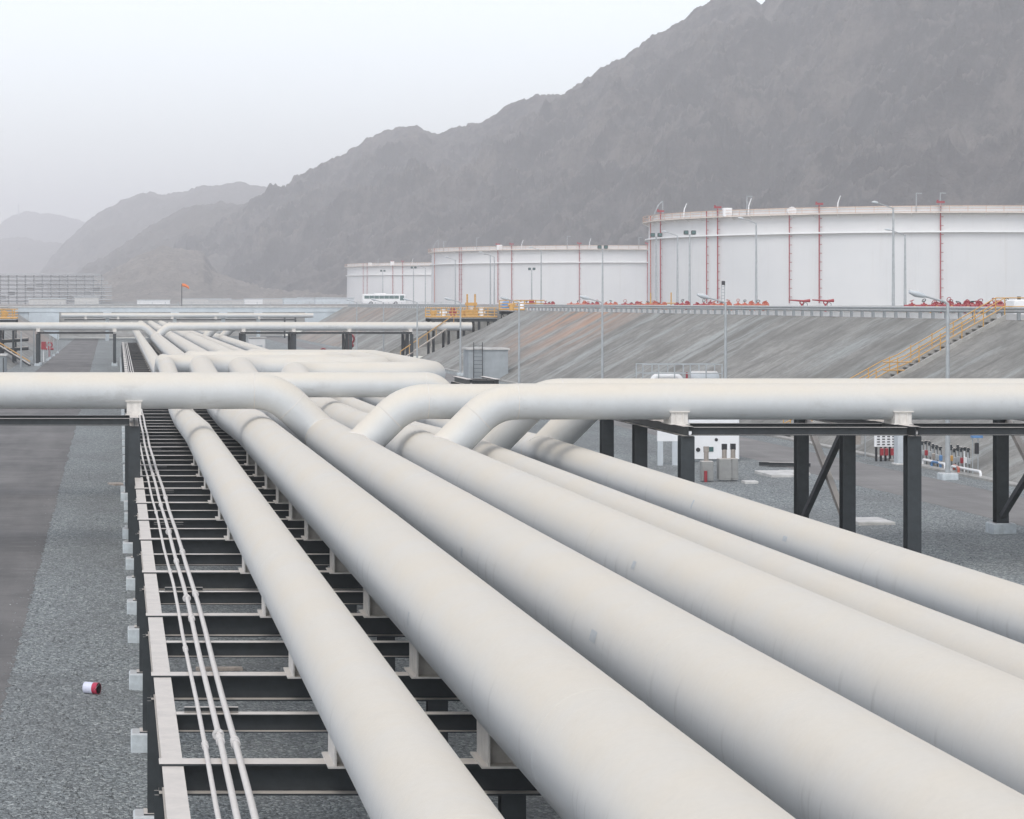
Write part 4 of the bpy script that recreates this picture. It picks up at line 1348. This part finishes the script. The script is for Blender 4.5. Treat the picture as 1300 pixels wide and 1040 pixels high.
for k, (u, w, h, label) in enumerate(((897, 0.42, 0.72, 'small grey valve box with a red foot before the white hut'), (920, 0.50, 0.80, 'square grey junction cabinet before the white hut'), (931, 0.28, 0.80, 'narrow grey junction cabinet beside the square one'))):
    d = 88.5
    x = (u - 150) / F * d
    t = thing('junction_cabinet', label, 'cabinet', (x, d, gz(x)), 'grey cabinets before the white hut')
    mb = MB(); mb.bevbox((0, 0, h / 2 + 0.05), (w, 0.4, h), 0.02); b_ = mb.build('body', paint('cabinet_drab', (0.27, 0.27, 0.26), 0.6, DUST, 0.7) if k == 0 else bpy.data.materials['cabinet_drab'], t)
    mb = MB(); mb.box(-w / 2 + 0.04, w / 2 - 0.04, -0.215, -0.202, 0.12, h - 0.03); mb.build('door', bpy.data.materials['cabinet_drab'], b_)
    mb = MB(); mb.cyl((0, 0.05, h + 0.05), (0, 0.05, h + 0.38), 0.09, 8); mb.build('standpipe', M['brace'], t)
    mb = MB(); mb.cbox((0.0, 0.05, h + 0.48), (0.18, 0.12, 0.22)); mb.build('gauge', M['black'] if k else M['brace'], t)
    if k == 0:
        mb = MB(); mb.cyl((-0.1, -0.28, 0), (-0.1, -0.28, 0.42), 0.06, 8); mb.build('red_post', M['red'], t)
# dark beams and pale slabs lying on the gravel
for (u, v, w, l, label) in ((985, 604, 1.0, 2.4, 'pale concrete slab flush in the gravel near the white hut'), (1008, 603, 0.8, 1.6, 'small pale slab in the gravel beside the right road'), (1103, 662.5, 1.1, 1.6, 'pale square manhole slab behind the braced steel posts'), (952, 613, 0.5, 0.5, 'tiny pale concrete cap on the gravel')):
    d = 6.66 * F / (v - 384); x = (u - 150) / F * d
    mb = MB(); mb.bevbox((0, 0, 0.04), (w, l, 0.12), 0.02)
    o = mb.build('concrete_slab', M['concrete']); o.location = (x, d, gz(x)); tag(o, label, 'slab', 'slabs on the gravel')
for (x, d, w, l, m, label, rz) in ((1.95, 45.6, 0.9, 0.16, 'plank', 'weathered plank on the gravel under the rack', 0.06), (1.55, 31.0, 1.6, 0.5, 'concrete', 'pale slab on the gravel under the near end of the rack', 0.0), (-0.05, 92.0, 0.5, 0.8, 'plank', 'scrap board on the gravel beside the left road', 0.3)):
    mb = MB(); mb.bevbox((0, 0, 0.03), (w, l, 0.07), 0.012)
    o = mb.build('loose_board', M[m]); o.location = (x, d, gz(x)); o.rotation_euler = (0, 0, rz); tag(o, label, 'board' if m == 'plank' else 'slab')
for k in range(2):
    mb = MB(); mb.ibeam((0, 0, 0.18), (1.4, 0.8, 0.18), 0.16, 0.12)
    o = mb.build('loose_beam', M['steel']); o.location = (25.9 + 0.3 * k, 95.5 - k * 0.35, gz(26)); o.rotation_euler = (0, 0, -0.9 + 0.1 * k)
    tag(o, 'dark steel offcut on the gravel right of the white hut, ' + ('rear one' if k == 0 else 'front one'), 'beam', 'steel offcuts')

# instrument stand at the foot of the bank
def yz(u, d):
    x = (u - 150) / F * d
    return x, d, gz(x)
x, y, z = yz(1124, 98.5)
t = thing('instrument_board', 'white board with four columns of dark slots on dark legs at the bank foot', 'instrument board', (x, y, z), None, 0.12)
mb = MB(); mb.bevbox((0, 0, 0.92), (0.95, 0.12, 0.62), 0.03); pnl = mb.build('board', M['white_paint'], t)
sm_ = MB(); sm_.box(-0.06, 0.06, -0.075, -0.058, -0.022, 0.022); sme = sm_.mesh('slot', M['black'])
for i in range(4):
    for j in range(5):
        put('slot', sme, pnl, (-0.33 + i * 0.22, 0, 0.70 + j * 0.11))
for i in range(5):
    mb = MB(); mb.cbox((-0.4 + i * 0.2, 0, 0.30), (0.07, 0.08, 0.60)); mb.build('leg', M['black'], t)
for i, xx in enumerate((-0.2, 0.0, 0.25)):
    mb = MB(); mb.bevbox((xx, -0.1, 0.40), (0.13, 0.12, 0.30), 0.02); mb.build('red_valve', M['red'], t)
x, y, z = yz(1144, 96.5)
t = thing('instrument_cabinet', 'tall pale grey cabinet beside the slotted white board', 'cabinet', (x, y, z))
mb = MB(); mb.bevbox((0, 0, 0.78), (0.44, 0.5, 1.5), 0.02); b_ = mb.build('body', M['cabinet'], t)
mb = MB(); mb.box(-0.19, 0.19, -0.265, -0.252, 0.1, 1.45); mb.build('door', M['cabinet'], b_)
mb = MB(); mb.bevbox((0, 0, 0.01), (0.6, 0.6, 0.1), 0.02); mb.build('plinth', M['concrete'], t)
x, y, z = yz(1085, 101)
t = thing('meter_kiosk', 'small brown and grey meter kiosk left of the slotted board', 'kiosk', (x, y, z))
mb = MB(); mb.bevbox((0, 0, 0.95), (0.4, 0.4, 0.8), 0.03); mb.build('body', M['brace'], t)
for sx in (-0.5, 0.0, 0.45):
    mb = MB(); mb.cyl((sx, 0, 0), (sx, 0, 1.6), 0.03, 6); mb.build('post', M['galv'], t)
mb = MB(); mb.box(-0.3, 0.3, -0.25, 0.25, 1.36, 1.46); mb.build('hood', M['steel'], t)
def valve_post(x, y, z, hcol, label, h, foot):
    h += random.uniform(-0.1, 0.08)
    t = thing('valve_post', label, 'valve post', (x, y, z), 'thin valve posts at the bank foot')
    mb = MB(); mb.cyl((0, 0, 0), (0, 0, h), 0.028, 8); mb.build('stem', M['galv'] if foot != 'w' else M['white_paint'], t)
    mb = MB(); gh = 0.16 + 0.1 * random.random(); mb.bevbox((0, 0, h + gh / 2), (0.075, 0.12, gh), 0.02); mb.cyl((-0.06, 0, h + 0.1), (0.07, 0, h + 0.12), 0.035, 8); mb.cyl((0.03, -0.03, 0.05), (0.04, -0.03, h), 0.012, 6); mb.build('gauge', M['steel'], t)
    mb = MB(); mb.bevbox((0.0, -0.08, h * 0.62), (0.11, 0.1, 0.22), 0.02); mb.build('valve', M[hcol], t)
    return t
ci = ['galv', 'red', 'galv', 'brace', 'galv', 'blue']
for i in range(6):
    x, y, z = yz(1170.5 + i * 4.6, 96.2 - i * 0.55)
    valve_post(x, y, z, ci[i], ['thin valve post next to the tall steel post', 'thin valve post with red valve right of the tall steel post', 'thin plain valve post in the middle of the first bunch', 'thin valve post with tan valve in the first bunch', 'thin plain valve post with blue neighbour', 'thin valve post with blue valve beside the street lamp foot'][i], 0.86, 'g')
ci = ['yellow', 'galv', 'galv', 'red', 'white_paint', 'galv']
for i in range(6):
    x, y, z = yz(1207 + i * 4.4, 92.8 - i * 0.5)
    valve_post(x, y, z, ci[i], ['thin valve post with yellow valve right of the lamp', 'thin plain valve post right of the yellow one', 'thin plain valve post left of the red one', 'thin valve post with red valve in the right bunch', 'thin white valve post in the right bunch', 'thin valve post last in the right bunch'][i], 0.84, 'w' if i == 4 else 'g')
x, y, z = yz(1240, 90.2)
t = thing('gauge_stand', 'single dark gauge on a thin stand, rightmost at the bank foot', 'gauge', (x, y, z))
mb = MB(); mb.bevbox((0, 0, 1.05), (0.14, 0.12, 0.42), 0.02); mb.build('gauge', M['black'], t)
for sx in (-0.16, 0.05):
    mb = MB(); mb.cyl((sx, 0, 0), (sx, 0, 1.5), 0.022, 6); mb.build('post', M['galv'], t)
mb = MB(); mb.bevbox((0, 0, 1.5), (0.4, 0.25, 0.1), 0.02); mb.build('hood', M['blue'], t)
# low pipework looping along the ground below the valve posts
for k, (u0, u1, d0, d1, col, label) in enumerate(((1172, 1200, 95.5, 92.8, 'white_paint', 'low white pipe run at the feet of the left valve posts'), (1183, 1194, 94.2, 93.4, 'blue', 'short blue pipe run at the feet of the left valve posts'), (1208, 1245, 91.6, 88.6, 'white_paint', 'low white pipe run at the feet of the right valve posts'), (1211, 1217, 92.2, 90.6, 'orange_red', 'short orange pipe elbow at the feet of the right valve posts'))):
    a, b = Vector(yz(u0, d0)), Vector(yz(u1, d1))
    mb = MB(); mb.tube(fillet([a, a + Vector((0, 0, 0.28)), b + Vector((0, 0, 0.28)), b], 0.12), 0.05, 8)
    tag(mb.build('ground_pipe', M[col]), label, 'pipe', 'low pipe runs at the bank foot')

# railed skid with white pipes, behind the front cross pipe
t = thing('pipe_skid', 'grey railed skid with white pipe bends at the bank foot', 'skid', (29.9, 126, gz(30)))
Wd = 4.2
mb = MB(); mb.box(-Wd / 2, Wd / 2, -0.8, 0.8, 1.75, 1.83)
mb.build('deck', M['galv'], t)
for x in lin(-Wd / 2, Wd / 2, 5):
    for y in (-0.78, 0.78):
        mb = MB(); mb.bar((x, y, 0), (x, y, 3.35), 0.06); mb.build('post', M['galv'], t)
for y in (-0.78, 0.78):
    for z in (2.35, 2.85, 3.33):
        mb = MB(); mb.bar((-Wd / 2, y, z), (Wd / 2, y, z), 0.05); mb.build('rail', M['galv'], t)
mb = MB(); mb.tube(fillet([(-1.4, 0, 1.8), (-1.4, 0, 2.7), (0.1, 0, 2.7), (0.1, 0, 1.8)], 0.35), 0.17, 12); mb.build('pipe_bend', M['white_paint'], t)
mb = MB(); mb.tube([(0.6, 0, 2.55), (0.7, 0, 2.55), (2.0, 0, 2.55), (2.1, 0, 2.55)], [0.25, 0.42, 0.42, 0.25], 14); mb.build('vessel', M['cabinet'], t)
mb = MB(); mb.cyl((0.35, -0.3, 1.83), (0.35, -0.3, 2.9), 0.06, 8); mb.build('red_post', M['red'], t)

# ------------------------------------------------------------------ paint can lying on the gravel
d = 7.06 * F / (878 - 384)
cx = (117 - 150) / F * d
can = thing('paint_can', 'white and dark red open can lying on the gravel beside the left road', 'can', (cx, d, gz(0) + 0.104), None, radians(-27))
can.scale = (0.8, 0.8, 0.8)
def lathe_x(prof, seg=28):
    mb = MB()
    vs = [(x, r * cos(2 * pi * k / seg), r * sin(2 * pi * k / seg)) for x, r in prof for k in range(seg)]
    mb.add(vs, [(i * seg + k, i * seg + (k + 1) % seg, (i + 1) * seg + (k + 1) % seg, (i + 1) * seg + k) for i in range(len(prof) - 1) for k in range(seg)], True)
    return mb
lathe_x([(-0.19, 0.0), (-0.19, 0.10), (-0.185, 0.125), (-0.17, 0.13), (0.04, 0.13)]).build('body', M['can_white'], can)
lathe_x([(0.04, 0.1305), (0.15, 0.1305), (0.155, 0.136), (0.165, 0.136), (0.168, 0.128), (0.165, 0.122)]).build('red_band', M['can_red'], can)
lathe_x([(0.166, 0.1215), (-0.15, 0.1215), (-0.15, 0.0)]).build('inside', M['can_dark'], can)
mb = MB(); mb.tube([(0.1, 0.128 * cos(a), 0.128 * sin(a)) if k in (0, 8) else (0.1 + 0.13 * sin(pi * k / 8), 0.140 * cos(a), 0.140 * sin(a)) for k in range(9) for a in [radians(200 - 200 * k / 8)]], 0.003, 5)
mb.build('wire_handle', M['galv'], can)

# ------------------------------------------------------------------ grey bridge across the far end, bus, windsock, left-side bits
BY = 450.0
br = thing('concrete_bridge', 'long pale grey bridge across the far end of the pipes with a wide opening', 'bridge', (12, BY, gz(0)))
O = Vector((12, BY, gz(0)))
def bp(name, m, x0, x1, y0, y1, z0, z1):
    mb = MB(); mb.box(x0, x1, y0, y1, z0, z1); o = mb.build(name, m, br); o.location = -O; return o
bp('deck', M['grey_panel'], -46, 64, BY, BY + 9, -1.85, -1.0)
bp('parapet', M['concrete'], -46, 64, BY - 0.15, BY + 0.15, -0.98, -0.72)
for k in range(6):   # abutment panels
    a = -46 + k * 5.8
    bp('wall_panel', M['grey_panel'], a, a + 5.74, BY + 0.1 + (0.2 if k == 4 else 0), BY + 1, gz(0), -1.86)
for k in range(5):
    a = 35.6 + k * 5.6
    bp('wall_panel', M['grey_panel'], a, a + 5.54, BY + 0.1 + (0.5 if k in (2, 3) else 0), BY + 1, gz(40), -1.86)
for x in (-2, 10.5, 19.5, 26):
    bp('bearing_block', M['cabinet'], x - 0.75, x + 0.75, BY - 12, BY - 10.5, -2.9, -1.5)
    bp('pier', M['plinth'], x - 0.35, x + 0.35, BY - 11.6, BY - 10.9, gz(x), -2.9)
for z in (-0.35, 0.05):
    mb = MB(); mb.bar((-46, BY, z), (64, BY, z), 0.07); o = mb.build('handrail', M['galv'], br); o.location = -O
mb = MB(); mb.bar((0, 0, -0.72), (0, 0, 0.05), 0.08); pme = mb.mesh('rail_post', M['galv'])
for k in range(44):
    put('rail_post', pme, br, Vector((-46 + k * 2.5, BY, 0)) - O)
bp('cable_tray', M['steel'], -10, 33, BY - 11.2, BY - 10.8, -3.35, -3.1)
mb = MB(); mb.bar((31, BY - 10, gz(30)), (31, BY - 10, -2.0), 0.3); mb.bar((33, BY - 10, gz(30)), (33, BY - 10, -2.0), 0.3); mb.bar((31, BY - 10, -2.1), (33, BY - 10, -2.1), 0.25)
o = mb.build('end_frame', M['steel'], br); o.location = -O

t = thing('windsock', 'small orange windsock on a dark pole standing on the grey bridge', 'windsock', (12.15, BY + 1, -1.0))
mb = MB(); mb.tube([(0, 0, 0), (0, 0, 4.5)], [0.09, 0.06], 8); mb.build('pole', M['black'], t)
mb = MB(); mb.tube([(0.05, 0, 4.35), (0.6, 0, 4.25), (1.2, 0, 3.9), (1.35, 0, 3.6)], [0.32, 0.30, 0.22, 0.12], 10); mb.build('sock', paint('windsock_orange', (0.75, 0.20, 0.06), 0.8), t)

bus = thing('bus', 'white coach with a strip of dark green windows parked before the furthest tank', 'bus', ((487 - 150) / F * 650, 650, farm_z(70)), None)
mb = MB(); mb.bevbox((0, 0, 1.75), (11.8, 2.5, 2.5), 0.18); body = mb.build('body', M['white_paint'], bus)
for k in range(7):
    mb = MB(); mb.box(-5.4 + k * 1.36, -5.4 + k * 1.36 + 1.28, -1.275, -1.245, 1.72, 2.55); mb.build('window', M['glass'], body)
mb = MB(); mb.box(4.35, 5.5, -1.275, -1.245, 1.25, 2.6); mb.build('door', M['glass'], body)
mb = MB(); mb.box(5.88, 5.93, -1.1, 1.1, 1.5, 2.7); mb.build('windscreen', M['glass'], body)
for xx in (-3.6, 3.2):
    for yy in (-1.15, 1.15):
        mb = MB(); mb.cyl((xx, yy - 0.15, 0.5), (xx, yy + 0.15, 0.5), 0.5, 16); w_ = mb.build('wheel', M['black'], bus)
        mb = MB(); mb.cyl((xx, yy - 0.17, 0.5), (xx, yy + 0.17, 0.5), 0.24, 12); mb.build('rim', M['galv'], w_)
mb = MB(); mb.bevbox((-1.0, 0, 3.12), (3.0, 1.6, 0.24), 0.06); mb.build('roof_unit', M['white_paint'], body)

t = thing('white_hut', 'small white hut under the far cross pipe on the right', 'hut', ((331 - 150) / F * 262, 275, gz(16)))
mb = MB(); mb.bevbox((0.3, 0, 1.35), (1.9, 2.4, 2.7), 0.05); mb.build('wall', M['white_paint'], t)
mb = MB(); mb.box(-0.75, 1.35, -1.3, 1.3, 2.72, 2.82); mb.build('roof', M['concrete'], t)
mb = MB(); mb.box(0.2, 0.9, -1.23, -1.205, 0.05, 1.9); mb.build('door', M['cabinet'], t)

# red valves between the far posts
t = thing('red_valve', 'large dark red valve between the far steel posts before the bank', 'valve', (26.6, 272, gz(26)))
mb = MB(); mb.torus((0, 0, 2.4), (0.2, 1, 0), 0.55, 0.13, 14, 6); mb.build('handwheel', M['red'], t)
mb = MB(); mb.tube([(-0.5, 0, 1.6), (0, 0, 1.8), (0.5, 0, 1.6)], [0.2, 0.45, 0.2], 10); mb.cyl((0, 0, 0), (0, 0, 2.4), 0.12, 8); mb.build('body', M['red'], t)
t = thing('red_valve', 'small dark red valve low beside the far steel posts', 'valve', (23.6, 272, gz(24)))
mb = MB(); mb.torus((0, 0, 1.0), (0.2, 1, 0), 0.35, 0.10, 14, 6); mb.build('handwheel', M['red'], t)
mb = MB(); mb.tube([(-0.6, 0, 0.6), (0, 0, 0.75), (0.6, 0, 0.6)], [0.2, 0.35, 0.2], 10); mb.cyl((0, 0, 0), (0, 0, 1.0), 0.1, 8); mb.build('body', M['red'], t)
t = thing('hose_cabinet', 'red hose cabinet on a post beside the far left steel post', 'cabinet', (-8.9, 282, gz(0)))
mb = MB(); mb.bevbox((0, 0, 1.95), (0.55, 0.4, 0.95), 0.03); mb.build('box', M['red'], t)
mb = MB(); mb.bar((0, 0, 0), (0, 0, 1.5), 0.1); mb.build('post', M['white_paint'], t)
t = thing('red_valve', 'red hydrant valve beside the left road, behind the far left post', 'valve', (-8.7, 300, gz(0)))
mb = MB(); mb.torus((0, 0, 1.7), (0, 1, 0), 0.32, 0.1, 12, 6); mb.build('handwheel', M['red'], t)
mb = MB(); mb.cyl((-0.5, 0, 1.2), (0.5, 0, 1.2), 0.16, 8); mb.cyl((0, 0, 0), (0, 0, 1.6), 0.12, 8); mb.build('body', M['red'], t)
for k, (x, y, h) in enumerate(((-8.6, 288, 2.6), (-8.55, 296, 3.0), (-8.5, 312, 2.4), (-8.45, 330, 2.8))):
    t = thing('sign_post', ['thin pale post nearest the red cabinet by the left road', 'second thin pale post along the left road edge', 'short thin post further up the left road edge', 'furthest thin post along the left road edge'][k], 'post', (x, y, gz(0)), 'posts on the left road edge')
    mb = MB(); mb.cyl((0, 0, 0), (0, 0, h), 0.05, 8); mb.build('pole', M['galv'], t)
    mb = MB(); mb.bevbox((0, 0, 0.12), (0.3, 0.3, 0.3), 0.03); mb.build('base', M['plinth'], t)
# dark pipework under the left platform
for k, z in enumerate((-4.2, -5.2)):
    mb = MB(); mb.tube([(-16, 270, z), (-13, 269, z - 0.2), (-10.2, 268.5, z)], 0.22, 10)
    tag(mb.build('dark_pipe', M['steel']), ['dark pipe bending under the left yellow platform, upper one', 'dark pipe bending under the left yellow platform, lower one'][k], 'pipe', 'dark pipes under the left platform')
t = thing('cable_chute', 'dark slanting cable chute down the left bank', 'chute', (-11, 262, gz(0)))
mb = MB(); mb.bar((-3.4, 0, 3.0), (1.3, -2, 0.2), 0.5, 0.2); mb.build('tray', M['steel'], t)
mb = MB(); mb.bar((-3.4, 0, 3.4), (1.3, -2, 0.6), 0.1, 0.1); mb.build('lid_edge', M['yellow'], t)

# terraced benches, huts and plant in the far valley
tz = thing('steel_framework', 'hazy grey open steel framework at the far left beyond the bridge', 'framework', (-40, 1500, -1))
for k in range(7):
    z = 2.6 * (k + 1)
    x1 = 36 - 2.5 * max(0, k - 3)
    mb = MB(); mb.box(-52, x1, 0, 14, z, z + 0.45); mb.build('floor_deck', M['galv'], tz)
    mb = MB(); mb.box(-52, x1, -0.1, 0.1, z + 1.1, z + 1.3); mb.build('rail', M['galv'], tz)
    mb = MB(); mb.cyl((-50, 5 + k, z - 1.0), (x1 - 4, 5 + k, z - 1.0), 0.45, 8); mb.build('pipe_run', M['cabinet'], tz)
cm = MB(); cm.box(-0.25, 0.25, -0.25, 0.25, 0, 18.6); cme = cm.mesh('column', M['steel'])
for k in range(16):
    for y in (0.5, 13):
        put('column', cme, tz, (-51.5 + k * 5.4, y, 0))
for k in range(9):
    mb = MB(); mb.bevbox((-46 + k * 9 + 3 * (k % 2), 8, 2.6 * (k % 5) + 1.5), (4.5, 4, 2.2), 0.2); mb.build('vessel', [M['brace'], M['galv'], M['steel']][k % 3], tz)
hut_l = ['low tan shed', 'pale flat-roofed shed', 'long white shed', 'small grey shed', 'orange tinted shed', 'white cabin', 'grey cabin', 'long pale store', 'tiny white cabin', 'low grey store']
hx = [(195, 1150, 16), (262, 1250, 26), (290, 1100, 18), (322, 1050, 8), (345, 1180, 12), (372, 1000, 8), (398, 1100, 14), (425, 980, 16), (60, 900, 14), (110, 980, 10)]
for (u, d, w), l in zip(hx, hut_l):
    x = (u - 150) / F * d
    t = thing('site_hut', l + ' in the hazy valley ' + ('left of the windsock' if u < 231 else 'between the windsock and the furthest tank' if u < 350 else 'near the furthest tank'), 'shed', (x, d, -1), 'sheds in the far valley')
    h = random.uniform(1.8, 3.4)
    mb = MB(); mb.box(-w / 2, w / 2, 0, 6, 0, h); mb.build('wall', random.choice([M['white_paint'], M['concrete'], M['scar'], M['grey_panel']]), t)
    mb = MB(); mb.box(-w / 2 - 0.3, w / 2 + 0.3, -0.3, 6.3, h, h + 0.3); mb.build('roof', M['plinth'], t)
x = (24 - 150) / F * 6500
t = thing('radio_mast', 'faint thin mast on the top of the palest far mountain', 'mast', (x, 6480, (384 - 272) / F * 6500))
mb = MB(); mb.tube([(0, 0, -4), (0, 0, 30)], [2.2, 0.8], 6); mb.build('lattice', M['galv'], t)
mb = MB(); mb.tube([(0, 0, 20), (0, 0, 24)], 3.0, 8); mb.build('antenna_drum', M['galv'], t)

# ------------------------------------------------------------------ haze
hz = MB(); hz.box(-3200, 3600, -400, 9900, -9.0, 420.0)
me = bpy.data.meshes.new('haze'); me.from_pydata(hz.v, [], hz.f); me.update()
hm = bpy.data.materials.new('haze'); hm.use_nodes = True
nt = hm.node_tree; nt.nodes.clear()
out = nt.nodes.new('ShaderNodeOutputMaterial')
pv = nt.nodes.new('ShaderNodeVolumePrincipled')
pv.inputs['Color'].default_value = (0.995, 0.985, 1.0, 1)
pv.inputs['Density'].default_value = HAZE_DENSITY
pv.inputs['Anisotropy'].default_value = 0.0
nt.links.new(pv.outputs[0], out.inputs['Volume'])
me.materials.append(hm)
ho = put('haze', me)
ho['kind'] = 'stuff'
